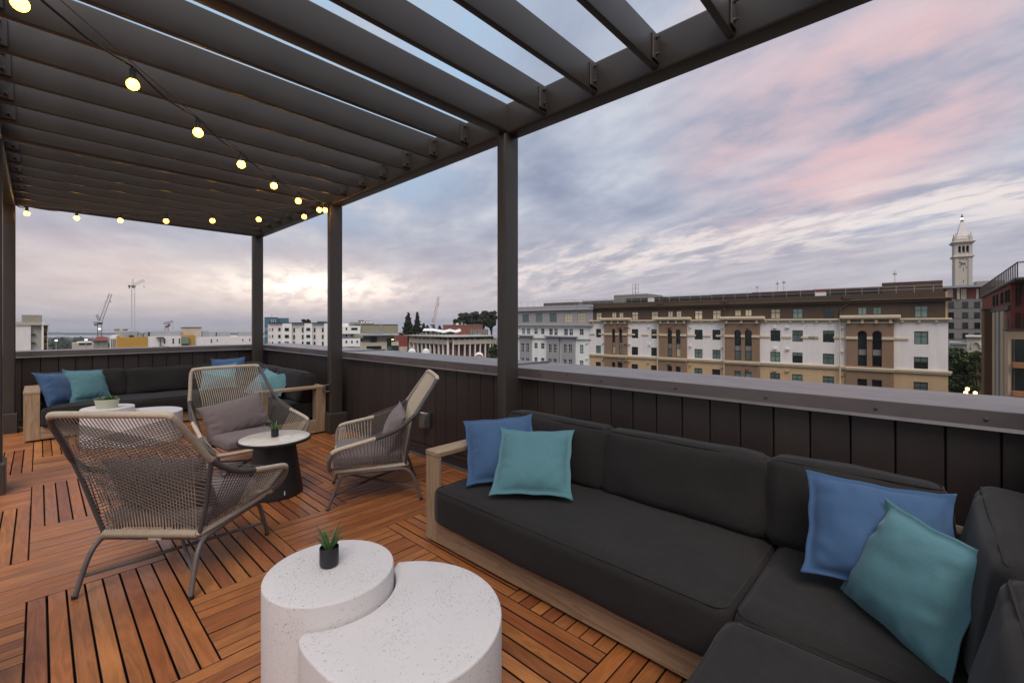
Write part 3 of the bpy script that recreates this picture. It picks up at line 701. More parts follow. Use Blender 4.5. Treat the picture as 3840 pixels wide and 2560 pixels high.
sofa('corner_sofa', 'L-shaped sofa with teak frame and charcoal cushions in the far corner by the parapet', (1.3, 8.6, 0), [
    ('arm_post', 'teak_z', (-0.135, 0.010, 8.362, 8.395, Z0, ZA0+0.01)),
    ('arm_panel', 'teak_z', (-0.132, -0.10, 8.396, 9.20, Z0, ZA0+0.01)),
    ('arm_rail', 'teak_y', (-0.138, 0.013, 8.359, 9.25, ZA0+0.0115, ZA1+0.01)),
    ('front_rail', 'teak_x', (0.0115, 1.858, 8.365, 8.40, Z0, ZP+0.01)),
    ('front_rail', 'teak_y', (1.859, 1.895, 6.29, 8.40, Z0, ZP)),
    ('arm_post', 'teak_z', (1.858, 2.0, 6.135, 6.17, Z0, ZA0+0.02)),
    ('back_post', 'teak_z', (2.615, 2.738, 6.135, 6.275, Z0, ZA0+0.02)),
    ('arm_rail', 'teak_x', (1.852, 2.742, 6.132, 6.28, ZA0+0.0215, ZA1+0.02)),
    ('side_rail', 'teak_x', (2.001, 2.614, 6.137, 6.172, Z0, 0.20)),
    ('back_rail', 'teak_y', (2.64, 2.74, 6.281, 9.25, ZA0+0.0215, ZA1+0.02)),
    ('back_rail', 'teak_x', (0.014, 2.639, 9.15, 9.25, ZA0+0.0115, ZA1+0.01)),
    ('slat_base', 'st_dark', (1.90, 2.69, 6.28, 9.14, 0.12, 0.168)), ('slat_base', 'st_dark', (0.0, 1.899, 8.41, 9.14, 0.12, 0.168)),
    ('foot', 'st_dark', (-0.05, 0.02, 8.40, 8.46, 0, 0.03)), ('foot', 'st_dark', (2.60, 2.66, 6.18, 6.24, 0, 0.03)), ('foot', 'st_dark', (1.0, 1.06, 8.40, 8.46, 0, 0.03))],
    [(0.018, 1.842, 8.30, 9.14, 0.170, 0.425), (1.852, 2.64, 8.30, 9.14, 0.170, 0.425), (1.795, 2.64, 6.285, 8.29, 0.170, 0.425)],
    [((0.03, 0.91, 8.97, 9.17, 0.405, 0.825), ('X', R(-9))), ((0.925, 1.80, 8.97, 9.17, 0.405, 0.81), ('X', R(-9))), ((1.815, 2.50, 8.97, 9.17, 0.405, 0.815), ('X', R(-9))),
     ((2.46, 2.68, 6.33, 7.28, 0.405, 0.83), LEAN), ((2.46, 2.68, 7.29, 8.24, 0.405, 0.83), LEAN), ((2.46, 2.68, 8.25, 8.93, 0.405, 0.84), LEAN)], 'teak corner sofas')

def pillow_mesh(w, h, T, seed, flange=True, n=40, pinch=0.055, taper=0.0):
    rnd = random.Random(seed); so = Vector((seed*5.1, seed*2.3, 0)); F_ = 0.90 if flange else 1.0
    vs = []; fs = []
    us = [math.copysign(abs(-1+2*k/n)**0.8, -1+2*k/n) for k in range(n+1)]
    def surf(u_, v_, sgn):
        x = w/2*u_*(1-pinch*(1-v_*v_)-0.012*math.sin(v_*9+seed)*(1-v_*v_)); z = h/2*v_*(1-pinch*(1-u_*u_)-0.012*math.sin(u_*8+seed*2)*(1-u_*u_))
        uu, vv = min(1, abs(u_)/F_), min(1, abs(v_)/F_)
        b = (max(0, 1-uu**2.6)*max(0, 1-vv**2.6))**0.55
        t_ = 0.0022+T/2*b; x *= 1-taper*v_
        P = Vector((x, 0, z)); eu = 1-uu; ev = 1-vv
        wr = math.exp(-((eu-0.16)/0.14)**2)*math.sin(z*62+5*mnoise.noise(P*7+so))+math.exp(-((ev-0.16)/0.14)**2)*math.sin(x*62+5*mnoise.noise(P*6+so+Vector((3, 0, 0))))
        t_ += b*(0.0068*wr+0.013*mnoise.noise(P*5+so)+0.005*mnoise.noise(P*14+so))
        yo = 0.006*mnoise.noise(P*6+so)*(1 if max(uu, vv) > 0.99 else 0.3)
        ear = (max(0, abs(u_)-.82)*max(0, abs(v_)-.82))/0.0324
        return (x*(1+0.03*ear), sgn*-t_+yo+0.02*ear*math.sin(seed*3+u_*2+v_), z*(1+0.03*ear))
    for sgn in (1, -1):
        o = len(vs)
        for v_ in us:
            for u_ in us: vs.append(surf(u_, v_, sgn))
        for j in range(n):
            for i in range(n):
                a = o+j*(n+1)+i; q = (a, a+1, a+n+2, a+n+1); fs.append(q if sgn > 0 else q[::-1])
    m1 = (n+1)*(n+1); ring = [i for i in range(n+1)]+[j*(n+1)+n for j in range(1, n+1)]+[n*(n+1)+i for i in range(n-1, -1, -1)]+[j*(n+1) for j in range(n-1, 0, -1)]
    for a, b in zip(ring, ring[1:]+ring[:1]): fs.append((b, a, a+m1, b+m1))
    me = bpy.data.meshes.new('pillow'); me.from_pydata(vs, [], fs); me.update(); me.shade_smooth(); return me
def pillow_matrix(c, yaw, pitch, roll):
    return Matrix.Translation(c) @ Matrix.Rotation(yaw, 4, 'Z') @ Matrix.Rotation(pitch, 4, 'X') @ Matrix.Rotation(roll, 4, 'Y')
def pillow(label, c, yaw, pitch, roll, m, size=(0.5, 0.5, 0.17), seed=1, group='scatter pillows on the sofas', flange=True, name='throw_pillow', taper=0.0):
    me = pillow_mesh(*size, seed, flange, taper=taper); me.name = name; me.materials.append(MATS[m])
    o = link_mesh(name, me, None, None, label=label, cat='pillow', group=group)
    if pitch is None: o.matrix_world = c
    else: o.matrix_world = pillow_matrix(Vector(c), yaw, pitch, roll)
    return o
pillow('blue pillow behind the teal one, by the wooden arm of the near sofa', (2.215, 2.18, 0.645), -0.78, -0.80, -0.09, 'blue_cloth', (0.5, 0.5, 0.17), 1)
pillow('teal pillow in front of the blue one, near the arm of the near sofa', (2.19, 1.86, 0.628), -1.037, -0.90, -0.045, 'teal_cloth', (0.5, 0.5, 0.17), 2)
pillow('blue pillow against the back cushion in the right-hand corner of the near sofa', (2.30, 0.150, 0.668), -1.42, -0.62, 0.03, 'blue_cloth', (0.48, 0.43, 0.15), 3)
pillow('large teal pillow nearest the camera, tilted on the right sofa corner', (2.10, 0.046, 0.605), -2.418, -0.40, 0.025, 'teal_cloth', (0.445, 0.435, 0.18), 4, taper=0.10)
pillow('blue pillow beside the wooden arm at the left end of the far sofa', (0.17, 8.64, 0.635), 0.90, -0.42, 0.09, 'blue_cloth', (0.49, 0.49, 0.16), 5)
pillow('teal pillow leaning on the blue one at the left end of the far sofa', (0.48, 8.80, 0.635), 0.50, -0.50, 0.08, 'teal_cloth', (0.5, 0.5, 0.16), 6)
pillow('pale teal pillow in the far sofa corner, seen through the cords of the middle armchair', (2.05, 8.62, 0.64), -0.42, -0.75, -0.1, 'pale_teal_cloth', (0.5, 0.5, 0.16), 7)
pillow('blue pillow in the far sofa corner, its top showing over the middle armchair', (2.24, 8.83, 0.70), -0.35, -0.50, -0.05, 'blue_cloth', (0.5, 0.5, 0.16), 8)
pillow('teal pillow with a pointed corner at the right end of the far sofa', (2.38, 6.93, 0.625), -1.45, -0.72, -0.30, 'teal_cloth', (0.46, 0.46, 0.16), 9)
pillow('teal pillow half hidden behind the pointed one at the right end of the far sofa', (2.30, 7.30, 0.625), -1.3, -0.8, 0.2, 'pale_teal_cloth', (0.46, 0.46, 0.16), 10)
pillow('blue pillow lying behind two teal ones on the right leg of the far sofa', (2.42, 7.62, 0.64), -1.4, -0.6, 0.0, 'blue_cloth', (0.46, 0.46, 0.16), 12)

# ---- rope armchairs
def rope_chair():
    t = thing('rope_armchair')
    mir = lambda P: [(-x, y, z) for x, y, z in P]
    half = [(0, -.522, 1.043), (.26, -.518, 1.042), (.318, -.505, 1.028), (.342, -.465, .965), (.367, -.385, .85), (.392, -.312, .745), (.416, -.20, .658), (.434, -.095, .612),
            (.449, .005, .585), (.466, .16, .552), (.478, .285, .525), (.481, .33, .502), (.468, .352, .45), (.43, .357, .39), (.375, .353, .335), (.315, .347, .315), (0, .345, .308)]
    full = half+mir(half[1:-1])[::-1]
    dense = smooth_path(full, 5, closed=True)
    nd = len(dense); K_ = 5
    def seg(a, b, r, m, nm):
        for mirror in (False, True):
            P = dense[a*K_:b*K_+1] if not mirror else [Vector((-p.x, p.y, p.z)) for p in dense[a*K_:b*K_+1]]
            MB().tube(P, r, 10).build(nm, m, t, True)
    def segm(a, b, r, ma, mb_, nm):
        P = dense[a*K_:b*K_+1]; MB().tube(P, r, 10).build(nm, ma, t, True); MB().tube([Vector((-p.x, p.y, p.z)) for p in P], r, 10).build(nm, mb_, t, True)
    MB().tube([Vector((-p.x, p.y, p.z)) for p in dense[1:2*K_+1]][::-1]+dense[0:2*K_+1], 0.0185, 10).build('top_rail', 'cord_beige', t, True)
    segm(2, 5, 0.017, 'cord_light', 'cord_slate', 'back_side_rail'); seg(5, 8, 0.0168, 'cord_dark', 'arm_rail'); seg(8, 11, 0.0175, 'cord_beige', 'arm_rail'); seg(11, 14, 0.016, 'cord_taupe', 'arm_front')
    P = dense[14*K_:16*K_+1]; MB().tube(P+[Vector((-p.x, p.y, p.z)) for p in P[:-1]][::-1], 0.017, 10).build('front_rail', 'cord_beige', t, True)
    UB, UT = Vector((.277, -.245, .302)), Vector((.392, -.312, .742))
    for s in (1, -1):
        MB().tube([(s*UB.x, UB.y, UB.z), (s*(UB.x+.045), UB.y-.015, .45), (s*(UB.x+.085), UB.y-.042, .62), (s*UT.x, UT.y, UT.z)], 0.0125, 8).build('upright', 'cord_dark', t, True)
        MB().tube(smooth_path([(s*.315, .347, .315), (s*.335, .30, .313), (s*.312, .05, .307), (s*.285, -.21, .303), (s*.262, -.248, .303)], 4), 0.017, 8).build('side_rail', 'cord_beige', t, True)
    MB().tube([(-.265, -.249, .303), (.265, -.249, .303)], 0.0185, 8).build('rear_rail', 'cord_beige', t, True)
    # wrapped turns on the rear and side rails
    m = MB()
    for i in range(44):
        x = -.265+.53*i/43; m.tube([(x+.003*math.cos(a), -.249+.0205*math.cos(a), .303+.0205*math.sin(a)) for a in [k*math.pi/4 for k in range(8)]], 0.0042, 4, closed=True)
    m.build('rope_turns', 'cord_beige', t, True, kind='stuff')
    RC = 0.0026
    PR = [(1.05, -.518), (1.028, -.512), (.965, -.468), (.85, -.390), (.745, -.322), (.62, -.296), (.45, -.268), (.302, -.250), (.2, -.245)]
    def prof_y(z):
        for (z0, y0), (z1, y1) in zip(PR, PR[1:]):
            if z0 >= z >= z1: return y0+(y1-y0)*(z0-z)/(z0-z1)
        return PR[0][1] if z > 1 else PR[-1][1]
    m = MB()
    for i in range(31):                                             # upright cords of the back
        f = -1+2*i/30; m.tube([(f*(.300+(.258-.300)*(1.035-z)/.725), prof_y(z)+.006, z) for z in (1.035, .965, .89, .81, .745, .66, .55, .43, .31)], RC, 5, cap=False)
    m.build('back_cords', 'cord_beige', t, True, kind='stuff')
    def chain(s_, sg):
        P = [Vector(half[2]), Vector(half[3]), Vector(half[4]), Vector(half[5]), Vector((.362, -.287, .62)), Vector((.322, -.26, .45)), Vector(UB)]
        q = s_*(len(P)-1); i = min(int(q), len(P)-2); p = P[i].lerp(P[i+1], q-i); return Vector((sg*p.x, p.y, p.z))
    m = MB()
    for i in range(27):                                             # crossing cords behind the back
        f = i/26
        for sg in (1, -1):
            a = chain(0.02+f*0.60, sg); b = chain(0.36+f*0.62, -sg)
            pts = []
            for g_ in (0, .12, .3, .5, .7, .88, 1):
                p = a.lerp(b, g_); e_ = min(g_, 1-g_)
                if e_ > 0: p.y = prof_y(p.z)-(.006 if sg > 0 else .011)
                pts.append(p)
            m.tube(pts, RC*.92, 5, cap=False)
    m.build('cross_cords', 'cord_umber', t, True, kind='stuff')
    m = MB(); m2 = MB(); m3 = MB()
    for sg in (1, -1):
        S_ = lambda p: Vector((sg*p[0], p[1], p[2]))
        for i in range(22):                                         # cords running forward along the side
            f = (i+.5)/22; a = S_(UB.lerp(UT, f)); a2 = S_((.33+.14*f, .05, .33+.25*f-.03)); 
            fr = [Vector((.33, .33, .325)), Vector((.40, .355, .355)), Vector((.455, .355, .43)), Vector((.48, .325, .51))]
            q = f*3; k = min(int(q), 2); b = S_(fr[k].lerp(fr[k+1], q-k)); a2 = a.lerp(b, .5)+Vector((sg*.012, 0, -.006))
            m.tube([a, a2, b], RC, 5, cap=False)
        for i in range(26):                                         # cords from the arm down to the seat rail
            f = i/25; top = [Vector(half[k]) for k in (6, 7, 8, 9, 10, 11)]; q = f*5; k = min(int(q), 4); a = S_(top[k].lerp(top[k+1], q-k))
            b = S_(Vector((.283, -.20, .305)).lerp(Vector((.333, .335, .318)), min(1, f*1.02)))
            (m2 if f > 0.42 else m3).tube([a, a.lerp(b, .5)+Vector((-sg*.006, 0, 0)), b], RC, 5, cap=False)
    m.build('side_cords', 'cord_taupe', t, True, kind='stuff'); m2.build('arm_cords', 'cord_beige', t, True, kind='stuff'); m3.build('arm_cords', 'cord_dark', t, True, kind='stuff')
    # tubular base
    for s in (1, -1):
        P = smooth_path([(s*.326, .374, .012), (s*.325, .31, .17), (s*.323, .278, .247), (s*.321, .235, .276), (s*.316, .15, .281), (s*.302, -.16, .276), (s*.297, -.232, .270), (s*.302, -.285, .235), (s*.309, -.325, .16), (s*.320, -.374, .012)], 4)
        MB().tube(P, 0.0135, 10).build('leg_frame', 'framemetal', t, True)
        for yy in (.374, -.374): MB().lathe([(0.0001, 0), (.0145, 0), (.0145, .02), (.0001, .02)], 10, Matrix.Translation((s*.322, yy, 0))).build('foot_cap', 'blackrubber', t, True)
    MB().tube([(-.297, -.235, .272), (.297, -.235, .272)], 0.012, 8).build('rear_bar', 'framemetal', t, True)
    MB().tube([(-.322, .235, .277), (.322, .235, .277)], 0.012, 8).build('front_bar', 'framemetal', t, True)
    MB().tube([(.324, .338, .105), (-.314, -.341, .105)], 0.0105, 8).build('stretcher', 'framemetal', t, True)
    MB().tube([(-.324, .338, .112), (.0, 0, .128), (.314, -.341, .112)], 0.0105, 8).build('stretcher', 'framemetal', t, True)
    MB().bbox(-.02, .055, -.2475, -.2465, .264, .278, .0003).build('care_tag', 'white_plastic', t)
    me = cushion(.56, .56, .095, .035, (0, 0, .02), .003, 5); me.name = 'seat_cushion'; me.materials.append(MATS['mauve_cloth'])
    link_mesh('seat_cushion', me, t, Matrix.Translation((0, .06, .372)) @ Matrix.Rotation(R(2), 4, 'X'))
    return t
CH = 'rope armchairs round the pedestal table'
chair = rope_chair()
def place(o, c, f, label): 
    tag(o, label, 'armchair', CH, loc=(c[0], c[1], 0), rotz=math.atan2(f[1], f[0])-math.pi/2)
    M = Matrix.Translation((c[0], c[1], 0)) @ Matrix.Rotation(math.atan2(f[1], f[0])-math.pi/2, 4, 'Z')
    return M
M1 = place(chair, (0.627, 3.446), (.7323, .6810), 'rope armchair nearest the camera, seen from behind on the left')
ch2 = copy_tree(chair); M2 = place(ch2, (1.435, 5.06), (.0704, -.9975), 'rope armchair facing the camera behind the small pedestal table')
ch3 = copy_tree(chair); M3 = place(ch3, (2.087, 3.655), (-.8753, .4836), 'rope armchair seen from its side, against the boarded parapet')
for M, lb, sd, dx, rl in ((M1, 'mauve lumbar pillow in the armchair nearest the camera', 21, 0.0, 0.0), (M2, 'mauve lumbar pillow tilted in the armchair facing the camera', 22, 0.03, -0.16), (M3, 'mauve lumbar pillow in the armchair by the parapet', 23, 0, 0.05)):
    pm_ = M @ Matrix.Translation((dx, -.165, .565)) @ Matrix.Rotation(math.pi, 4, 'Z') @ Matrix.Rotation(R(-24), 4, 'X') @ Matrix.Rotation(rl, 4, 'Y')
    pillow(lb, pm_, 0, None, 0, 'mauve_cloth', (0.60, 0.36, 0.16), sd, 'lumbar pillows in the armchairs', False, 'lumbar_pillow')

# ---- pedestal table
t = thing('pedestal_table', (1.447, 4.266, 0), 0, 'small round table with cream stone top and black conical base', 'side table')
MB().lathe([(0.0001, 0), (.222, 0), (.226, .006), (.226, .03), (.172, .40), (.166, .468), (.0001, .468)], 48).build('base', 'pot_black', t, True)
MB().lathe([(0.0001, .468), (.27, .468), (.294, .474), (.298, .484), (.298, .492), (.290, .4985), (.284, .497), (.0001, .497)], 64).build('rim', 'blackrubber', t, True)
MB().lathe([(0.0001, .4972), (.283, .4972), (.283, .4995), (.281, .5005), (.0001, .5005)], 64).build('stone_top', 'marble', t, True)
MB().bbox(-.004, .004, -.2275, -.2255, .04, .075, .0005).build('care_tag', 'white_plastic', t)

# ---- nested coffee tables
def nest(ox, oy, rot, lab_tall, lab_low):
    tall = thing('coffee_table', (ox, oy, 0), rot, lab_tall, 'coffee table', 'nested white coffee tables')
    circ = [(.262*math.cos(2*math.pi*k/72), .262*math.sin(2*math.pi*k/72)) for k in range(72)]
    MB().prism(circ, 0.004, .46, .008).build('body', 'concrete', tall, True)
    cx_, cy_ = .104, -.366; rc = .272
    # outline: big arc round (cx, cy), a concave bite round the taller table
    P = []
    for k in range(0, 73):
        a = R(58-k*(58+172)/72); rr = .402 if a > R(-100) else .402-.055*min(1, (R(-100)-a)/R(45))
        P.append(Vector((cx_+rr*math.cos(a), cy_+rr*math.sin(a))))
    a0 = math.atan2(P[-1].y, P[-1].x); 
    bite0 = R(228-360); bite1 = R(-14)
    tip = [Vector((rc*math.cos(a), rc*math.sin(a))) for a in [bite0+(bite1-bite0)*k/40 for k in range(41)]]
    pts = P[:-3]
    e0, e1 = P[-4], tip[0]; ctrl = Vector((min(e0.x, e1.x)-.03, max(e0.y, e1.y)+.02))
    pts += [(e0*(1-f)**2+ctrl*2*f*(1-f)+e1*f*f) for f in [k/10 for k in range(1, 10)]]
    pts += tip
    e0, e1 = tip[-1], P[0]; ctrl = Vector((rc*1.13*math.cos(bite1+.14), rc*1.13*math.sin(bite1+.14)))
    pts += [(e0*(1-f)**2+ctrl*2*f*(1-f)+e1*f*f) for f in [k/8 for k in range(1, 8)]]
    pts = [p.to_tuple() for p in pts][::-1]
    area = sum(a[0]*b[1]-b[0]*a[1] for a, b in zip(pts, pts[1:]+pts[:1]))
    if area < 0: pts = pts[::-1]
    low = thing('coffee_table', (ox, oy, 0), rot, lab_low, 'coffee table', 'nested white coffee tables')
    MB().prism(pts, 0.004, .375, .008).build('body', 'concrete', low, True)
nest(.859, 1.875, 0, 'tall round white concrete table with the aloe pot, in the foreground', 'low white concrete table with a concave side, nearest the camera')
nest(.601, 7.606, R(46), 'tall round white table carrying the succulent bowl by the far sofa', 'low white table nested against the round one by the far sofa')

# ---- plants
def leaf_mesh(L_, w, curl, thick=0.006):
    m = MB(); n = 7; vs = []
    for i in range(n+1):
        f = i/n; ww = w*(0.55+0.9*f-1.45*f**2.2 if f < 1 else 0); ww = max(0.0006, ww)
        x = L_*math.sin(curl*f)/max(curl, .01) if curl > .01 else 0; x = curl*L_*f*f*0.5; z = L_*f*(1-0.12*curl*f)
        th = thick*(1-f)+.0006
        vs += [(x-th*.2, -ww/2, z), (x+th, 0, z-.0005), (x-th*.2, ww/2, z), (x+ww*.16, 0, z+.0002) if False else (x-th*.5, 0, z)]
    fs = []
    for i in range(n):
        for k in range(4): fs.append((i*4+k, i*4+(k+1) % 4, (i+1)*4+(k+1) % 4, (i+1)*4+k))
    return m.add(vs, fs)
def aloe(loc, label, sc=1.0, seed=3, bend=1.0, nl=16):
    rnd = random.Random(seed); t = thing('potted_aloe', loc, rnd.uniform(0, 6), label, 'potted plant')
    MB().lathe([(0.0001, 0), (.030*sc, 0), (.037*sc, .006*sc), (.0385*sc, .02*sc), (.0385*sc, .078*sc), (.0375*sc, .080*sc), (.0355*sc, .078*sc), (.0355*sc, .062*sc), (.0001, .060*sc)], 28).build('pot', 'pot_black', t, True)
    MB().lathe([(0.0001, .06*sc), (.0352*sc, .0635*sc), (.02*sc, .068*sc), (.0001, .066*sc)], 18).build('soil', 'soil', t, True)
    for i in range(nl):
        f = i/nl; ang = i*2.4+rnd.uniform(-.3, .3); tilt = (0.62-0.52*f)*bend+rnd.uniform(-.06, .06); L_ = (0.085+.045*f+rnd.uniform(-.012, .012))*sc
        o = leaf_mesh(L_, 0.023*sc*(1-.25*f), 0.25+rnd.uniform(-.1, .25), .005*sc).build('leaf', 'leaf', t, True)
        o.matrix_local = Matrix.Rotation(ang, 4, 'Z') @ Matrix.Translation((0.006*sc, 0, .062*sc)) @ Matrix.Rotation(tilt, 4, 'Y')
    return t
aloe((.866, 1.905, .4605), 'black pot with a spiky green aloe on the foreground white table', 1.03, 3)
aloe((1.452, 4.285, .501), 'small black pot with a spreading spiky plant on the pedestal table', 0.80, 9, 1.35, 20)
t = thing('succulent_bowl', (.585, 7.53, .4605), 0.3, 'pale green oval bowl of succulents on the far white table', 'potted plant')
ov = Matrix.Diagonal((1.0, 0.62, 1, 1))
MB().lathe([(0.0001, 0), (.105, 0), (.108, .004), (.128, .105), (.125, .108), (.122, .104), (.118, .085), (.0001, .08)], 40, Matrix.Rotation(R(-47), 4, 'Z') @ ov).build('bowl', 'pot_green', t, True)
rnd = random.Random(5); lm = [leaf_mesh(.052, .026, .5, .006).mesh('leaf', 'succulent', True), leaf_mesh(.04, .02, .6, .006).mesh('leaf', 'succulent', True), leaf_mesh(.06, .02, .3, .006).mesh('leaf', 'leaf', True)]
for ci, (cx_, cy_) in enumerate([(-.085, 0), (-.035, .02), (-.03, -.03), (.025, 0), (.06, .02), (.085, -.01)]):
    q = Matrix.Rotation(R(-47), 4, 'Z') @ Vector((cx_, cy_, .098))
    for i in range(14):
        o = link_mesh('leaf', lm[2 if ci in (3, 4) else (ci % 2)], t)
        o.matrix_local = Matrix.Translation(q) @ Matrix.Rotation(i*2.4+ci, 4, 'Z') @ Matrix.Translation((.003, 0, 0)) @ Matrix.Rotation(1.15-.9*i/14, 4, 'Y') @ Matrix.Scale(rnd.uniform(1.0, 1.4), 4)

# ================================================================== TOWN BEYOND THE PARAPET
GZ = -17.0
RINGS = [(0.01, 0), (120, 0), (240, 0), (500, -7), (1000, -25), (1600, -43), (2400, -55), (9200, -55)]
def ground_z(d):                                                          # the town slopes down to the bay
    for (r0, z0), (r1, z1) in zip(RINGS, RINGS[1:]):
        if d <= r1: return GZ+z0+(z1-z0)*(d-r0)/(r1-r0)
    return GZ-55
mb = MB(); n_ = 64
for r_, z_ in RINGS: mb.v += [(r_*math.cos(2*math.pi*k/n_), r_*math.sin(2*math.pi*k/n_), GZ+z_) for k in range(n_)]
for i in range(len(RINGS)-1): mb.f += [(i*n_+k, i*n_+(k+1) % n_, (i+1)*n_+(k+1) % n_, (i+1)*n_+k) for k in range(n_)]
tag(mb.build('ground', 'ground', smooth=True), kind='structure')
def crop(ox, oy, s): return lambda x, y: (ox+x/s, oy+y/s)
cA = crop(1930, 1050, 4.6125); cB = crop(2200, 1050, 4.126); cC = crop(2600, 1050, 3.921); cD = crop(3050, 1030, 3.485)
cT = crop(3500, 780, 4.612); cF = crop(3520, 1000, 3.1375); cL = crop(60, 1000, 4.704); cM = crop(380, 1170, 4.055); cN = crop(980, 1170, 4.055); cS = crop(1480, 1100, 5.88)
class Fac:
    """A facade through two surveyed ground points; local x runs to the right, local y away from us, z up from the ground."""
    def __init__(s, name, label, cat, a, b, group=None):
        A = at_depth(a[0], CY, a[1]); B = at_depth(b[0], CY, b[1]); d = B-A
        s.ang = math.atan2(d.y, d.x); s.O = Vector((A.x, A.y, GZ)); s.W = d.length
        s.t = thing(name, s.O, s.ang, label, cat, group); s.Mi = (Matrix.Translation(s.O) @ Matrix.Rotation(s.ang, 4, 'Z')).inverted()
    def q(s, p, off=0.0):
        o = s.Mi @ Vector((0, 0, H)); r = s.Mi.to_3x3() @ ray(*p); k = (off-o.y)/r.y; v = o+r*k; return v.x, v.z
    def rect(s, c, x0, y0, x1, y1, off=0.0):
        xm, ym = (x0+x1)/2, (y0+y1)/2
        return s.q(c(x0, ym), off)[0], s.q(c(x1, ym), off)[0], s.q(c(xm, y1), off)[1], s.q(c(xm, y0), off)[1]
    def slab(s, name, m, x0, x1, z0, z1, y0, y1, ch=0.0, parent=None):
        c = Vector(((x0+x1)/2, y0, z0)); mb = MB(); (mb.bbox if ch else mb.box)(x0-c.x, x1-c.x, 0, y1-y0, 0, z1-z0, *([ch] if ch else []))
        o = mb.build(name, m, parent or s.t); o.location = c; return o
    def pslab(s, name, m, c, x0, y0, x1, y1, off=0.0, th=0.3, down=None, ch=0.0):
        a, b, z0, z1 = s.rect(c, x0, y0, x1, y1, off)
        if down is not None: z0 = down
        return s.slab(name, m, a, b, z0, z1, off, off+th, ch)
    def win(s, rc, off, pane='glass_dark', frame='frame_dark', nx=2, nz=2, rec=0.12, fw=0.06, arch=False, zs=None, split=None):
        x0, x1, z0, z1 = rc; cx_ = (x0+x1)/2; w = (x1-x0)/2; h = z1-z0; mb = MB()
        y0, y1 = rec-0.07, rec
        if not arch:
            mb.box(-w, -w+fw, y0, y1, 0, h).box(w-fw, w, y0, y1, 0, h).box(-w+fw, w-fw, y0, y1, 0, fw).box(-w+fw, w-fw, y0, y1, h-fw, h)
        else:
            pts = [(-w+fw/2, 0)]+[(-(w-fw/2)*math.cos(R(a)), h-w+(w-fw/2)*math.sin(R(a))) for a in range(0, 181, 15)]+[(w-fw/2, 0)]
            mb.tube([(x, y0, z) for x, z in pts], fw/2, 4); mb.box(-w+fw, w-fw, y0, y1, 0, fw)
        for i in range(1, nx): x = -w+2*w*i/nx; mb.box(x-fw*.4, x+fw*.4, y0+.01, y1-.002, fw, h-fw)
        zl = [h*i/nz for i in range(1, nz)] if zs is None else [h*f for f in zs]
        for z in zl: mb.box(-w+fw, w-fw, y0+.013, y1-.004, z-fw*.4, z+fw*.4)
        o = mb.build('window', frame, s.t); o.location = (cx_, off, z0)
        p = MB()
        if arch:
            pts = [(-w, 0)]+[(-w*math.cos(R(a)), h-w+w*math.sin(R(a))) for a in range(0, 181, 15)]+[(w, 0)]
            p.add([(x, y1+.02, z) for x, z in pts], [tuple(range(len(pts)))])
        else: p.box(-w, w, y1-.001, y1+.02, 0, h)
        pn = p.build('pane', pane, o)
        if split:                                                   # a lowered blind behind the upper part of the glass
            f, bm_ = split; MB().box(-w+fw, w-fw, y1-.012, y1-.006, h*(1-f), h-fw).build('blind', bm_, o)
        return o
    def wall(s, name, m, x0, x1, z0, z1, y0, holes, depth=0.25):
        """Wall with real openings: rectangles (xa, xb, za, zb) or ('arch', xa, xb, za, zb)."""
        loops = [[(x0, z0), (x1, z0), (x1, z1), (x0, z1)]]
        for h in holes:
            if h[0] == 'arch':
                _, a, b, c, d = h; r_ = (b-a)/2; cx_ = (a+b)/2
                loops.append([(a, c)]+[(cx_-r_*math.cos(R(k)), d-r_+r_*math.sin(R(k))) for k in range(0, 181, 15)]+[(b, c)])
            else: a, b, c, d = h; loops.append([(a, c), (a, d), (b, d), (b, c)])
        flat = [p for l in loops for p in l]
        tris = tessellate_polygon([[Vector((x, z, 0)) for x, z in l] for l in loops])
        mb = MB(); mb.add([(x, y0, z) for x, z in flat], [tuple(t_) for t_ in tris])
        for l in loops:
            n = len(l); mb.add([(x, y0, z) for x, z in l]+[(x, y0+depth, z) for x, z in l], [(i, (i+1) % n, n+(i+1) % n, n+i) for i in range(n)])
        return mb.build(name, m, s.t)
def facecam(name, label, cat, p0, p1, d, group=None):
    pm = (p0+p1)/2; a = (pm-CX)/FOC; dm = d*(1+a*a)
    f = lambda p: (p, dm/(1+a*(p-CX)/FOC)); return Fac(name, label, cat, f(p0), f(p1), group)

# ------------------------------------------------------------------ the long stucco block across the street
_r0 = (3558-CX)/FOC*60.0; ud = (math.sin(R(-49.2)), math.cos(R(49.2)))
def along_block(px):
    k = (px-CX)/FOC; s_ = (_r0-k*60)/(k*ud[1]-ud[0]); return 60+s_*ud[1]
f = Fac('apartment_block', 'long cream and brown stucco block with arched bays and a dark top storey', 'building', (1893, along_block(1893)), (3558, 60.0))
zz = lambda x, y, off=0.0, c=cD: f.q(c(x, y), off)[1]
xx = lambda c, x, y=900, off=0.0: f.q(c(x, y), off)[0]
z_top = zz(1745, 218, .3); z_cr1 = zz(1745, 292, .0); z_cr0 = zz(1745, 345, .0); z_cor1 = zz(1745, 565); z_cor0 = zz(1745, 617); z_b1 = zz(1745, 1258); z_b0 = zz(1745, 1312)
z_bc1 = zz(1050, 525, -.45); z_bc0 = zz(1050, 570, -.45); z_tr = zz(1050, 626, -.45); z_be1 = zz(1000, 815, -.45); z_be0 = zz(1000, 852, -.45)
XE = f.q(cD(1762, 900))[0]; XG = xx(cB, 48)
secs = [(XG, xx(cB, 288)), (xx(cB, 636), xx(cB, 1135)), (xx(cB, 1555), xx(cC, 472)), (xx(cC, 980), xx(cD, 430)), (xx(cD, 1052), XE)]
bays = list(zip([s_[1] for s_ in secs], [s_[0] for s_ in secs[1:]]))
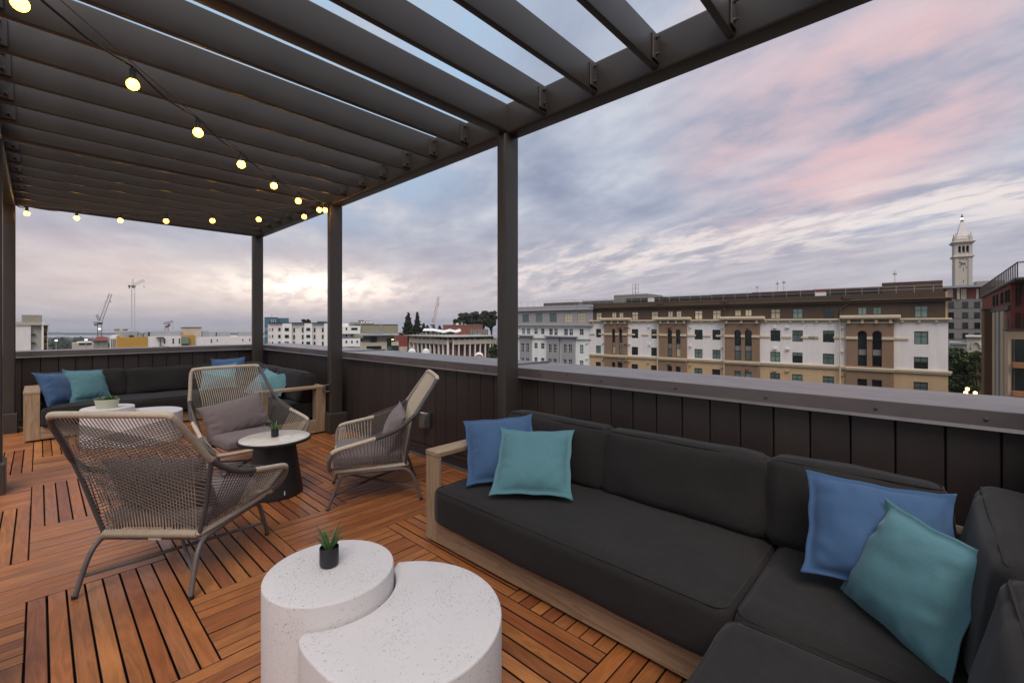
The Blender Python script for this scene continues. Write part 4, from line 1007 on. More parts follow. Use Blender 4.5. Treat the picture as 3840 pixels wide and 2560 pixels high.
W1 = [(cB, 145, 750, 222, 882), (cB, 697, 757, 797, 895), (cB, 1000, 760, 1098, 902), (cC, 18, 725, 136, 872), (cC, 280, 728, 401, 878), (cC, 1134, 738, 1280, 900), (cC, 1455, 742, 1610, 908), (cD, 125, 735, 274, 885), (cD, 1318, 740, 1503, 912)]
W2 = [(cB, 143, 1008, 221, 1123), (cB, 695, 1030, 795, 1153), (cB, 998, 1042, 1097, 1167), (cC, 17, 1013, 134, 1145), (cC, 280, 1022, 400, 1158), (cC, 1132, 1058, 1278, 1208), (cC, 1455, 1070, 1607, 1222), (cD, 123, 1035, 272, 1180), (cD, 1313, 1072, 1500, 1240)]
W3 = [(cB, 140, 1252, 219, 1353), (cB, 693, 1290, 792, 1405), (cB, 995, 1312, 1096, 1430), (cC, 15, 1288, 131, 1415), (cC, 276, 1308, 396, 1440), (cC, 1129, 1368, 1276, 1510), (cC, 1452, 1393, 1606, 1540), (cD, 123, 1340, 270, 1485), (cD, 1310, 1415, 1497, 1580)]
AR = [(cB, 390, 755, 442, 1135), (cB, 498, 755, 553, 1140), (cB, 1250, 762, 1322, 1182), (cB, 1378, 762, 1452, 1187), (cC, 602, 730, 702, 1180), (cC, 755, 728, 860, 1187), (cD, 580, 728, 700, 1205), (cD, 770, 728, 895, 1210)]
W4 = [(cB, 388, 1270, 442, 1390), (cB, 480, 1277, 552, 1395), (cB, 1247, 1330, 1320, 1450), (cB, 1377, 1336, 1452, 1455), (cC, 602, 1335, 697, 1465), (cC, 755, 1343, 858, 1475), (cD, 575, 1362, 702, 1510), (cD, 765, 1372, 897, 1520)]
WA = [(cB, 148, 505, 232, 620), (cB, 392, 498, 460, 583), (cB, 502, 497, 568, 582), (cB, 702, 492, 797, 616), (cB, 1003, 487, 1107, 615), (cB, 1257, 480, 1333, 573), (cB, 1387, 478, 1466, 572), (cC, 22, 448, 134, 578), (cC, 286, 443, 405, 577), (cC, 610, 437, 702, 530), (cC, 763, 433, 859, 530), (cC, 1139, 425, 1280, 568),
      (cC, 1462, 420, 1610, 565), (cD, 130, 433, 275, 572), (cD, 582, 422, 700, 522), (cD, 778, 418, 893, 520), (cD, 1322, 405, 1500, 560)]
def rects(L_, off): return [f.rect(*w, off) for w in L_]
r1, r2, r3 = rects(W1, 0), rects(W2, 0), rects(W3, 0); ra = rects(AR, -.45); r4 = rects(W4, -.45); rA = rects(WA, .3)
zw1 = (sum(r[2] for r in r1)/len(r1), sum(r[3] for r in r1)/len(r1)); zw2 = (sum(r[2] for r in r2)/len(r2), sum(r[3] for r in r2)/len(r2)); zw3 = (sum(r[2] for r in r3)/len(r3), sum(r[3] for r in r3)/len(r3))
zar = (sum(r[2] for r in ra)/len(ra), sum(r[3] for r in ra)/len(ra))
r1 = [(a, b, *zw1) for a, b, _, _ in r1]; r2 = [(a, b, *zw2) for a, b, _, _ in r2]; r3 = [(a, b, *zw3) for a, b, _, _ in r3]; ra = [(a, b, *zar) for a, b, _, _ in ra]
inside = lambda r, s_: s_[0] < (r[0]+r[1])/2 < s_[1]
for s_ in secs:
    f.wall('wall', 'st_white', s_[0], s_[1], z_b1, z_cor0, 0.0, [r for r in r1+r2 if inside(r, s_)])
    lo = [r for r in r3 if inside(r, s_)]
    f.wall('lower_wall', 'st_tan', s_[0], s_[1], 0, z_b0, 0.0, lo+[(a, b, c-3.5, d-3.5) for a, b, c, d in lo])
    f.slab('cornice', 'st_cream', s_[0]-(.3 if s_[0] > XG+1 else 0), s_[1]+(.35), z_cor0+.28, z_cor1, -.42, .6, .05)
    f.slab('cornice_bed', 'st_cream', s_[0]-.05, s_[1]+.05, z_cor0, z_cor0+.279, -.16, .3, .03)
    f.slab('band_course', 'st_cream', s_[0], s_[1]+(.28 if s_ is secs[-1] else 0), z_b0, z_b1, -.22, .3, .05)
    f.slab('band_course', 'st_cream', s_[0], s_[1]+(.38 if s_ is secs[-1] else 0), z_b1-.32, z_b1+.02, -.32, -.221, .04)
    x = s_[0]+.8
    while x < s_[1]-.4: f.slab('bracket', 'st_cream', x, x+.28, z_cor0-.02, z_cor0+.27, -.32, -.161); x += 1.75
    # shallow vertical recess lines between the windows
for b_ in bays:
    f.wall('bay_wall', 'st_brown', b_[0], b_[1], z_b1, z_bc0, -.45, [('arch', *r) for r in ra if inside(r, b_)], .55)
    lo = [r for r in r4 if inside(r, b_)]; zl = (min(r[2] for r in lo), max(r[3] for r in lo)); lo = [(r[0], r[1], *zl) for r in lo]
    f.wall('lower_bay_wall', 'st_brown', b_[0], b_[1], 0, z_b0, -.45, lo+[(a, b, c-3.5, d-3.5) for a, b, c, d in lo], .5)
    for r in lo: f.win(r, -.2, 'glass_green' if b_ in bays[2:3] else 'glass_dark', nx=1, nz=1)
    f.slab('band_course', 'st_cream', b_[0]-.02, b_[1]+.02, z_b0, z_b1, -.67, -.2, .05); f.slab('band_course', 'st_cream', b_[0]-.1, b_[1]+.1, z_b1-.32, z_b1+.02, -.77, -.671, .04)
    f.slab('bay_cornice', 'st_cream', b_[0]-.75, b_[1]+.75, z_bc0, z_bc1, -1.15, .3, .08); f.slab('bay_cornice', 'st_cream', b_[0]-.55, b_[1]+.55, z_bc0-.16, z_bc0-.001, -.95, .3, .04)
    f.slab('bay_trim', 'st_cream', b_[0]-.03, b_[1]+.03, z_tr-.10, z_tr+.12, -.56, -.451, .02)
    n_ = 4 if b_ is not bays[2] else 3
    for i in range(n_):
        x = b_[0]+.35+(b_[1]-b_[0]-.7)*i/(n_-1); f.slab('bracket', 'st_cream', x-.2, x+.2, z_bc0-.75, z_bc0-.162, -.80, -.451, .05)
for cc, a, b in [(cB, 48, 130), (cB, 850, 955), (cC, 140, 255), (cC, 1302, 1447), (cC, 1688, 1845), (cD, -160, 70)]: f.slab('belt_course', 'st_cream', xx(cc, a, 835), xx(cc, b, 835), z_be0, z_be1-.06, -.14, .02, .03)
for i, b_ in enumerate(bays):
    rr = sorted(r for r in ra if inside(r, b_)); e = [b_[0], rr[0][0]-.03, rr[0][1]+.03, rr[1][0]-.03, rr[1][1]+.03, b_[1]]
    for a, b in ((e[0], e[1]), (e[2], e[3]), (e[4], e[5])): f.slab('belt_course', 'st_cream', a-.05, b+.05, z_be0, z_be1, -.62, -.449, .03)
    for s0, s1 in ((b_[0]-1.6, b_[0]-.06), (b_[1]+.06, b_[1]+1.6)): f.slab('belt_course', 'st_cream', s0, s1, z_be0+.02, z_be1-.05, -.14, .02, .03)
rnd = random.Random(4)
blind = [None, (.28, 'glass_green'), (.45, 'glass_green'), (.95, 'glass_green')]
for i, r in enumerate(r1): f.win(r, .02, 'glass_green' if i in (6, 8) else 'glass_dark', rec=.14, zs=[.62], split=blind[[0, 0, 1, 0, 0, 0, 2, 1, 3][i]])
for i, r in enumerate(r2): f.win(r, .02, 'glass_dark' if i in (1, 2, 6, 8) else 'glass_green', rec=.14, zs=[.62], split=blind[[3, 0, 0, 3, 3, 3, 1, 3, 2][i]])
for i, r in enumerate(r3): f.win(r, .02, 'glass_dark' if i in (0, 1, 2, 4) else 'glass_green', rec=.14, zs=[.55])
for i, r in enumerate(ra): f.win(r, -.45, 'glass_dark', rec=.42, fw=.07, nx=1, arch=True, zs=[.30, .47]); h_ = r[3]-r[2]; f.slab('spandrel_panel', 'louver_gray', r[0]+.05, r[1]-.05, r[2]+h_*.31, r[2]+h_*.465, -.45+.36, -.45+.40); (f.slab('blind', 'glass_green' if i % 3 else 'sunset_reflect_blind', r[0]+.08, r[1]-.08, r[2]+.1, r[2]+h_*.29, -.45+.395, -.45+.405) if i < 6 else None)
# dark attic storey
f.wall('attic_wall', 'st_attic', XG-.02, XE-.25, z_cor1-.02, z_top, .3, [r for r in rA], .2)
for i, r in enumerate(rA): f.win(r, .3, 'sunset_reflect_blind' if i < 12 else 'glass_green' if i != 13 else 'glass_dark', rec=.10, nz=2 if (r[3]-r[2]) > 1.55 else 1, zs=[.62] if (r[3]-r[2]) > 1.45 else [], split=(.35, 'sunset_reflect_blind') if i % 3 == 0 and i < 12 else None)
f.slab('crown_moulding', 'st_attic', XG, XE+.35, z_cr0, z_cr1-.02, -.12, .29, .06); f.slab('crown_moulding', 'st_attic', XG, XE+.55, z_cr1-.24, z_cr1, -.32, -.121, .05)
f.slab('side_wall', 'st_tan', XE-.3, XE-.02, 0, z_top, .6, 18)
f.slab('roof_deck', 'st_dark', 0.5, XE-.3, z_top-.6, z_top-.35, .55, 18)
for cc, x, y, w in [(cB, 245, 717, 22), (cB, 243, 970, 22), (cB, 242, 1226, 22), (cB, 655, 720, 22), (cB, 655, 983, 22), (cB, 653, 1250, 20), (cB, 957, 720, 24), (cB, 967, 995, 24), (cB, 949, 1272, 24), (cB, 1602, 722, 26), (cB, 1600, 1017, 26), (cB, 1597, 1310, 26),
                    (cC, 430, 692, 40), (cC, 430, 982, 40), (cC, 424, 1276, 40), (cC, 1200, 695, 50), (cC, 1383, 692, 52), (cC, 1200, 1007, 50), (cC, 1385, 1013, 54), (cC, 1194, 1325, 50), (cC, 1377, 1333, 54), (cD, 380, 690, 33), (cD, 378, 997, 33), (cD, 376, 1304, 33)]:
    f.pslab('vent_hood', 'st_white' if y < 1200 else 'st_tan', cc, x-w/2, y-13, x+w/2, y+13, -.28, .27)
for cc, x, y, w in [(cB, 510, 717, 46), (cB, 603, 717, 36), (cB, 601, 980, 36), (cB, 598, 1245, 34), (cB, 508, 1241, 46), (cB, 1273, 718, 55), (cB, 1270, 1287, 55), (cC, 798, 688, 28), (cC, 795, 1300, 28)]:
    f.pslab('vent_hood', 'st_brown', cc, x-w/2, y-13, x+w/2, y+13, -.75, .29)
for cc, x, y0, y1, m_, hx in [(cB, 1108, 640, 1500, 'st_cream', 1135), (cC, 462, 600, 1500, 'st_cream', 455), (cD, 352, 580, 1600, 'st_cream', 440)]:
    px_ = xx(cc, x, 900); mb = MB().tube([(px_, -.5, 3), (px_, -.5, z_cor1+.1)], .09, 8)
    mb.build('downpipe', 'st_cream', f.t, True)
    hx_ = xx(cc, hx, 320); MB().tube([(px_, .1, z_cor1), (px_, .1, z_cr0-.8), (hx_, .05, z_cr0-.1), (hx_, .05, z_cr1+.3)], .11, 8).build('downpipe', 'st_attic', f.t, True)
    f.slab('rain_head', 'st_attic', hx_-.5, hx_+.5, z_cr1+.1, z_cr1+.75, -.35, .25, .05)
# roof: railing, plant screens, penthouses
def screen(name, m, c, x0, y0, x1, y1, off, th=2.0):
    a = f.q(c(x0, y1), off)[0]; b = f.q(c(x1, y1), off)[0]; z1_ = max(f.q(c((x0+x1)/2, y0), off)[1], z_top+.3); o = f.slab(name, m, a, b, z_top-.4, z1_, off, off+th)
    for k in range(1, 7):
        zq = z_top-.2+(z1_-z_top+.2)*k/7; f.slab('louvre_slat', m, a, b, zq, zq+.05, off-.06, off-.001, parent=None) if name == 'plant_screen' else None
screen('plant_screen', 'louver_gray', cA, 500, 385, 1100, 445, 3.0); screen('plant_screen', 'louver_gray', cA, 1165, 352, 1700, 400, 3.0)
screen('plant_screen', 'louver', cB, 612, 282, 940, 335, 3.2); screen('plant_screen', 'louver', cB, 1030, 262, 1240, 305, 3.2); screen('plant_screen', 'louver', cB, 1275, 240, 2190, 300, 3.2)
screen('plant_screen', 'louver', cC, 250, 205, 860, 265, 3.2); screen('plant_screen', 'louver', cC, 864, 178, 1790, 240, 3.2); screen('plant_screen', 'louver', cD, 160, 185, 890, 255, 3.2)
screen('penthouse', 'louver_gray', cB, 420, 222, 948, 285, 6.0, 8); screen('penthouse', 'st_attic', cD, 895, 90, 1690, 215, 4.0, 8)
screen('red_parapet', 'st_roofred', cC, 860, 160, 1880, 190, 9.0); screen('red_parapet', 'st_roofred', cD, 0, 172, 900, 190, 9.0)
f.slab('white_unit', 'st_white2', xx(cB, 948, 290, 2.5), xx(cB, 1028, 290, 2.5), z_top-.3, zz(980, 278, 2.5, cB), 2.5, 4.0)
f.slab('white_unit', 'st_white2', xx(cD, 25, 240, 2.2), xx(cD, 160, 240, 2.2), z_top-.3, zz(90, 228, 2.2), 2.2, 3.2)
f.slab('red_unit', 'st_roofred', xx(cD, 25, 210, 5), xx(cD, 160, 210, 5), z_top-.3, zz(90, 195, 5), 5, 7)
mb = MB()
zr = z_top+1.0; x = 1.0
mb.tube([(.5, .8, zr), (XE-.5, .8, zr)], .035, 5); mb.tube([(.5, .8, zr-.5), (XE-.5, .8, zr-.5)], .028, 5); mb.tube([(XE-.5, .8, zr), (XE-.5, 6, zr)], .035, 5)
mb.build('roof_railing', 'rail', f.t, True)
while x < XE-.4: MB().tube([(x, .8, z_top-.3), (x, .8, zr)], .032, 5).build('railing_post', 'rail', f.t); x += 1.95
for k in (718, 760):
    x = xx(cB, k, 200, 6.0); z0 = zz(k, 215, 6.0, cB); mb = MB()
    for dx in (-.25, .45): mb.tube([(x+dx, 6.3, z0-1), (x+dx, 6.3, z0+2.2)], .05, 5)
    for z in (.3, 1.1, 2.15): mb.tube([(x-.25, 6.3, z0+z), (x+.45, 6.3, z0+z)], .04, 5)
    mb.build('antenna_frame', 'rail', f.t)
for c_, x, y, h_ in ((cC, 938, 165, 1.1), (cC, 1235, 140, 1.6), (cC, 1330, 140, 1.9), (cD, 1065, 90, 1.8)):
    x_ = xx(c_, x, y, 9.5); z_ = f.q(c_(x, y), 9.5)[1]; MB().tube([(x_, 9.5, z_-.5), (x_, 9.5, z_+h_)], .04, 5).box(x_-.25, x_+.25, 9.45, 9.55, z_+h_*.6, z_+h_*.75).build('antenna', 'rail', f.t)

# grey and white wing of the same street front
g = Fac('apartment_block', 'pale grey and white block with tall grey window bays left of the brown-topped one', 'building', (1893, along_block(1893)), (cB(46, 0)[0], along_block(cB(46, 0)[0])))
gx = lambda x, y=900, o=0.0: g.q(cA(x, y), o)[0]; gz = lambda x, y, o=0.0: g.q(cA(x, y), o)[1]
GE = gx(1292); zt, zc1, zc0, zl1, zl0, zs1, zs0 = gz(1200, 432), gz(1200, 490), gz(1200, 520), gz(1200, 762), gz(1200, 790), gz(1200, 1016), gz(1200, 1038)
WG = [(135, 590, 247, 730), (362, 582, 481, 730), (602, 575, 727, 728), (862, 572, 995, 728), (1088, 568, 1222, 728)]
WU = [(118, 830, 175, 940), (202, 830, 260, 940), (332, 833, 391, 935), (449, 835, 508, 938), (588, 836, 652, 952), (675, 838, 738, 955), (846, 840, 913, 957), (937, 840, 1003, 957), (1117, 842, 1186, 952)]
WLo = [(332, 1085, 390, 1185), (447, 1090, 508, 1190), (1117, 1118, 1184, 1280)]; WB_ = [(332, 1335, 388, 1435), (447, 1345, 507, 1445), (1117, 1390, 1184, 1545)]
rg = [g.rect(cA, *w) for w in WG]; ru = [g.rect(cA, *w) for w in WU]; rl = [g.rect(cA, *w) for w in WLo]; rb = [g.rect(cA, *w) for w in WB_]
g.wall('attic_wall', 'st_gray', 0, GE+.8, zl0, zt, 0.0, rg); g.wall('wall', 'st_white2', 0, GE, 0, zl0-.002, 0.12, ru+rl+rb)
g.slab('parapet_band', 'st_gray', -.2, GE+1.0, zc1, zt+.03, -.25, -.001, .05); g.slab('crown_moulding', 'st_gray', -.2, GE+1.1, zc0, zc1-.001, -.45, -.001, .08)
g.slab('ledge', 'st_gray', -.2, GE+1.0, zl0-.1, zl1, -.5, -.001, .06); g.slab('sill_course', 'st_gray', -.2, GE+.5, zs0, zs1, -.12, .119, .04)
for i, r in enumerate(rg): g.win(r, .02, 'glass_green' if i < 3 else 'sunset_reflect_blind', 'glass_green', nx=3, nz=3, rec=.12, fw=.05, split=(.3, 'sunset_reflect_blind') if i == 4 else None)
for i, r in enumerate(ru): g.win(r, .14, 'glass_dark' if i not in (0, 1) else 'glass_green', 'frame_white', nx=2, nz=2, rec=.12, fw=.06, split=(.55, 'glass_green') if i in (5, 7, 2) else None)
for r in rl[:2]+rb[:2]: g.win(r, .14, 'glass_dark', 'frame_white', rec=.12, fw=.06)
for r in (rl[2], rb[2]): g.win(r, .14, 'glass_green', 'frame_white', nx=2, nz=3, rec=.12, fw=.06)
for (b0, b1, cap0, ws) in [(88, 280, 950, [(108, 160), (192, 245)]), (550, 768, 962, [(580, 637), (663, 724)]), (803, 1035, 970, [(838, 897), (928, 990)])]:
    xa, xb = gx(b0, 1150, -.35), gx(b1, 1150, -.35); zt_ = gz((b0+b1)/2, cap0+20, -.35)
    bw = []
    for (a, b) in ws:
        for y0, y1 in ((1090, 1250), (1345, 1500)): bw.append(g.rect(cA, a, y0+(a-108)*.03, b, y1+(a-108)*.03, -.35))
    g.wall('bay_wall', 'st_gray', xa, xb, 0, zt_, -.35, bw, .2); g.slab('bay_side', 'st_gray', xa+.01, xb-.01, 0, zt_-.01, -.14, .11)
    g.slab('bay_cap', 'st_gray', xa-.5, xb+.5, zt_-.02, zt_+.32, -.85, .11, .05)
    for r in bw:
        g.win(r, -.34, 'glass_dark', 'frame_white', nx=2, nz=3, rec=.13, fw=.06); g.slab('spandrel_panel', 'st_greyp', r[0], r[1], r[3]+.02, r[3]+1.55, -.37, -.351)
for x, y in ((1245, 1083), (1242, 1355), (1245, 803), (803, 803)): g.pslab('vent_hood', 'st_white2', cA, x-16, y-11, x+16, y+11, -.15, .26)

# ------------------------------------------------------------------ clock tower
tw = facecam('clock_tower', 'tall pale stone clock tower with pointed spire above the street block', 'tower', cT(366, 0)[0], cT(684, 0)[0], 230.0)
S = tw.W; tz = lambda y: tw.q(cT(528, y))[1]
tw.ang -= R(0); T_ = tw.t; cxx = S/2
def tslab(nm, m, ins, z0, z1, ch=0.0): return tw.slab(nm, m, ins, S-ins, z0, z1, ins, S-ins, ch)
z_a, z_b, z_c, z_d = tz(850), tz(640), tz(575), tz(520)
tslab('shaft', 'st_stone', 0, 0, z_a, .1)
for i in range(3): 
    x = S*(.10+.32*i+.02); 
    if i != 1: tw.slab('pilaster', 'st_stone', x-.1*S if i == 0 else x, x+.1*S if i == 0 else x+.14*S, 0, z_a-.6, -.35, -.001, .05)
tslab('string_course', 'st_stone', -.7, z_a, z_a+1.2, .25)
r_ = [tw.rect(cT, 430, 652, 480, 795), tw.rect(cT, 500, 648, 550, 793), tw.rect(cT, 570, 643, 621, 790)]
zb0, zb1 = r_[1][2], r_[1][3]
tw.wall('belfry_wall', 'st_stone', 0, S, z_a+1.2, z_c-1.2, 0.0, [('arch', a, b, zb0, zb1) for a, b, _, _ in r_], 1.0)
for k, (sx_, sy_) in enumerate(((0, 1), (1, 1))): pass
tw.slab('belfry_wall', 'st_stone', 0, .9, z_a+1.2, z_c-1.2, 1.001, S, 0); tw.slab('belfry_wall', 'st_stone', S-.9, S, z_a+1.2, z_c-1.2, 1.001, S, 0); tw.slab('belfry_wall', 'st_stone', .91, S-.91, z_a+1.2, z_c-1.2, S-.9, S, 0)
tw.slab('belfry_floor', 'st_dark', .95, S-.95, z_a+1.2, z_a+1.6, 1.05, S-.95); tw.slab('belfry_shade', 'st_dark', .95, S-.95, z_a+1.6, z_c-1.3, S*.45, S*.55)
for a, b, _, _ in r_: MB().lathe([(0.01, .0), (.75, 0), (.55, .5), (.45, 1.1), (.01, 1.3)], 12, Matrix.Translation(((a+b)/2, 2.2, zb0+.5))).build('bell', 'framemetal', T_, True); tw.slab('balustrade', 'st_stone', a, b, zb0-.1, zb0+.9, .3, .5)
tslab('cornice', 'st_stone', -.55, z_c-1.2, z_c-.5, .2); tslab('cornice', 'st_stone', -1.1, z_c-.5, z_c+.2, .2)
tslab('parapet', 'st_stone', .15, z_c+.2, z_d, .1)
for k in range(14): zq = 8+(z_a-9)*k/14; tslab('stone_course', 'st_stone', -.06, zq, zq+.35)
zs_ = tz(458); tslab('spire_base', 'st_white', 1.0, z_d+.001, zs_, .1)
zt2 = tz(210)
def pyr(nm, m, cx_, cy_, w0, w1, z0, z1): 
    mb = MB(); vs = [(cx_+sx_*w, cy_+sy_*w, z) for w, z in ((w0, z0), (w1, z1)) for sx_, sy_ in ((-1, -1), (1, -1), (1, 1), (-1, 1))]
    return mb.add(vs, [(0, 1, 5, 4), (1, 2, 6, 5), (2, 3, 7, 6), (3, 0, 4, 7), (4, 5, 6, 7)]).build(nm, m, T_)
pyr('spire', 'st_white', cxx, cxx, S/2-1.25, .55, zs_, zt2)
for x in (.55, S-.55):
    for y in (.55, S-.55):
        pyr('pinnacle', 'st_stone', x, y, .62, .55, z_c+.2, z_d+.6); pyr('pinnacle', 'st_stone', x, y, .55, .03, z_d+.6, tz(405))
MB().lathe([(0.01, 0), (.75, 0), (.75, .4), (.5, .5), (.5, 2.2), (.65, 2.3), (.3, 3.2), (.01, 4.2)], 10, Matrix.Translation((cxx, cxx, zt2))).build('lantern', 'framemetal', T_)
MB().lathe([(0.01, 0), (.53, 0), (.53, .9), (.01, .9)], 10, Matrix.Translation((cxx, cxx, zt2+1.0))).build('lantern_light', 'lamp_white', T_)
czx, czz = tw.q(cT(521, 955), -.1); T_.rotation_euler = (0, 0, tw.ang+R(9))
for k in range(12):
    a = k*math.pi/6; rr = 2.35; m4 = Matrix.Translation((czx+rr*math.sin(a), -.12, czz+rr*math.cos(a))) @ Matrix.Rotation(-a, 4, 'Y').inverted()
    MB().box(-.13, .13, -.05, .05, -.32, .32, m4).build('hour_mark', 'framemetal', T_)
for p0, p1, w in (((450, 930), (560, 968), .16), ((458, 988), (556, 942), .2)):
    a = tw.q(cT(*p0), -.2); b = tw.q(cT(*p1), -.2); MB().tube([(a[0], -.2, a[1]), (b[0], -.2, b[1])], w, 5).build('clock_hand', 'framemetal', T_)
for y in (1080, 1262): r = tw.rect(cT, 514, y-18, 530, y+18); tw.slab('slit_window', 'glass_dark', r[0], r[1], r[2], r[3], -.03, -.002)

# ------------------------------------------------------------------ red-roofed grey block behind, and its neighbours
m_ = facecam('apartment_block', 'grey mid-rise with red top storey and flat pale roof below the clock tower', 'building', 3535, 3735, 118.0)
m_.pslab('wall', 'st_midgray', cF, 60, 380, 572, 900, 0, 14, down=0); m_.pslab('top_storey', 'st_red', cF, 40, 240, 560, 379, .4, 12); m_.pslab('roof_slab', 'st_greyp', cF, 40, 216, 670, 240, -1.2, 15)
for x in (215, 525): m_.pslab('column', 'st_beige', cF, x, 245, x+33, 382, -.3, .5)
for x0, x1 in ((92, 165), (262, 325), (443, 470)): m_.win(m_.rect(cF, x0, 262, x1, 378), .3, 'sunset_reflect_blind', 'frame_white', nx=2, nz=3, rec=.05)
for y0, y1 in ((412, 485), (535, 605), (655, 725), (778, 845)):
    for x0, x1 in ((115, 180), (280, 348), (420, 490)): m_.win(m_.rect(cF, x0, y0, x1, y1), -.06, 'glass_dark', 'frame_dark', nx=2, nz=1, rec=.05)
for y in (487, 605, 730, 850): m_.pslab('joint_band', 'st_dark', cF, 90, y, 505, y+4, -.03, .02)
w_ = facecam('apartment_block', 'plain pale grey roof storey rising behind the grey mid-rise', 'building', 3650, 3760, 165.0)
w_.pslab('wall', 'st_conc', cT, 745, 1255, 1240, 1400, 0, 12, down=0); w_.pslab('wall', 'st_greyp', cT, 690, 1275, 744, 1400, 1, 10, down=0)
s2 = facecam('stone_hall', 'small ornate pale stone hall half hidden by the dark street tree', 'building', 3555, 3690, 92.0)
s2.pslab('wall', 'st_stone', cF, 330, 830, 510, 1010, 0, 8, down=0); s2.pslab('cornice', 'st_stone', cF, 315, 812, 515, 832, -.5, 9, ch=.05); s2.pslab('roof', 'st_greyp', cF, 120, 888, 330, 912, -.3, 8); s2.pslab('wall', 'st_stone', cF, 130, 912, 328, 985, .2, 7, down=0)
MB().tube([(s2.q(cF(440-55*math.cos(R(a)), 960-75*math.sin(R(a))), -.15)[0], -.15, s2.q(cF(440-55*math.cos(R(a)), 960-75*math.sin(R(a))), -.15)[1]) for a in range(0, 181, 15)], .18, 6).build('arch_trim', 'st_beige', s2.t)

# right-hand red and tan block: long side recedes from us, end wall faces the street
ca = (3808-CX)/FOC
def plane_y(px, Y): a = (px-CX)/FOC; r = ray(px, CY); k = Y/r.y; return k
Yc = -4.35
e = Fac('apartment_block', 'red and tan block with overhanging roof at the right edge of the view', 'building', (3673, plane_y(3673, Yc)), (3808, plane_y(3808, Yc)))
ez = lambda x, y, o=0.0: e.q(cF(x, y), o)[1]; ex = lambda x, y=700, o=0.0: e.q(cF(x, y), o)[0]
EW = e.W; zf1 = ez(890, 130); zf0 = ez(890, 168); WE_ = EW-3.6; ztop_ = e.q(cF(845, 455), .15)[1]
e.slab('wall', 'st_red', 1.0, WE_, ztop_, zf0+.3, .15, 9); e.slab('roof', 'louver', -1.0, EW, zf0, zf1, -.05, 14, .06)
e.slab('lower_wall', 'st_red', 9.4, WE_-.2, 0, ztop_-.35, .12, 9); e.slab('roof_edge', 'louver', 9.4, WE_, ztop_-.349, ztop_-.001, -.05, 9, .02)
e.slab('pylon', 'st_tilebrown', 9.4, 12.6, 0, 2.86-GZ, -.42, .119); e.slab('pylon_cap', 'louver', 9.3, 12.7, 2.861-GZ, 3.0-GZ, -.5, .2)
exo = lambda x: e.q(cF(x, 700), .1)[0]
for x0, x1 in ((643, 652), (682, 690), (736, 748), (785, 797), (818, 826)): e.win((exo(x0), exo(x1), ztop_+.25, zf0-.35), .06, 'glass_dark', 'frame_dark', nx=1, nz=2, rec=.05)
for x0, x1, m4 in ((660, 690, 'st_tilebuff'), (706, 735, 'st_conc'), (758, 797, 'st_tilebuff'), (826, 845, 'st_tilebuff')):
    if exo(x1) < WE_: e.slab('tile_pier', m4, exo(x0), exo(x1), 0, ztop_-.36, -.06, .119)
for x0, x1 in ((640, 659), (691, 705), (736, 757), (798, 825)):
    for k in range(5):
        zt_ = ztop_-1.0-3.3*k; e.slab('window', 'glass_dark', exo(x0), exo(x1), zt_-2.5, zt_, .085, .118)
mb = MB().tube([(0, .1, zf1+1.0), (EW, .1, zf1+1.0)], .045, 5); mb.tube([(EW-.1, .1, zf1+1.0), (EW-.1, 8, zf1+1.0)], .045, 5)
x = 0
while x < EW: mb.tube([(x, .1, zf1), (x, .1, zf1+1.0)], .035, 4); x += 1.1
mb.build('roof_railing', 'louver', e.t)
MB().add([(2, 2.5, zf1+.02), (EW-2.5, 2.5, zf1+.02), (EW-2.5, 13, zf1+.02), (2, 13, zf1+.02), (6, 7, zf1+2.2), (EW-7, 7, zf1+2.2)], [(0, 1, 5, 4), (1, 2, 5), (2, 3, 4, 5), (3, 0, 4)]).build('hip_roof', 'st_roofred', e.t)
# its end wall: a lower tan wing with wide dark windows and timber spandrels
ew = Fac('apartment_wing', 'tan tiled wing with dark windows and orange timber spandrels at the right edge', 'building', (cF(815, 0)[0], 32.0), (3930, 30.7))
wz = lambda y: ew.q(cF(880, y))[1]; wx = lambda x: ew.q(cF(x, 900))[0]
ew.slab('wall', 'st_tilebuff', 0, 9, 0, wz(755), 0, 3.0); ew.slab('roof_edge', 'louver', -.1, 9.1, wz(755)+.001, wz(735), -.1, 3.1, .02)
for k in range(9): zq = wz(850)+(wz(757)-wz(850))*k/9; ew.slab('tile_course', 'st_tilebuff', -.02, 9, zq, zq+.09, -.03, -.001)
for (ya, yb, yc) in ((850, 1118, 1188), (1192, 1452, 1520), (1540, 1790, 1850)):
    ew.slab('window', 'glass_dark', wx(893), 9, wz(yb), wz(ya), -.05, -.001); ew.slab('window', 'glass_dark', wx(860), wx(882), wz(yb), wz(ya), -.05, -.001); ew.slab('spandrel_panel', 'st_wood', wx(862), 9.05, wz(yc), wz(yb)-.02, -.35, -.001, .03)
    for x in (1050, 1250): ew.slab('mullion', 'frame_dark', wx(x), wx(x)+.1, wz(yb), wz(ya), -.09, -.051)
up = Fac('apartment_wing', 'red upper storeys with narrow dark windows above the tan wing, right edge', 'building', (cF(845, 0)[0], 32.6), (3950, 30.9))
uz = lambda y: up.q(cF(940, y))[1]; ux = lambda x: up.q(cF(x, 500))[0]
up.slab('wall', 'st_red', 0, 9, wz(735)-.5, uz(165), 0, 2.5)
for x0, x1, y0, y1 in ((907, 922, 232, 468), (947, 958, 225, 458), (985, 1030, 200, 345), (905, 920, 540, 720), (945, 956, 540, 722), (1000, 1020, 530, 722)): up.win((ux(x0), ux(x1), uz(y1), uz(y0)), -.06, 'glass_dark', 'frame_dark', nx=1, nz=2, rec=.05)

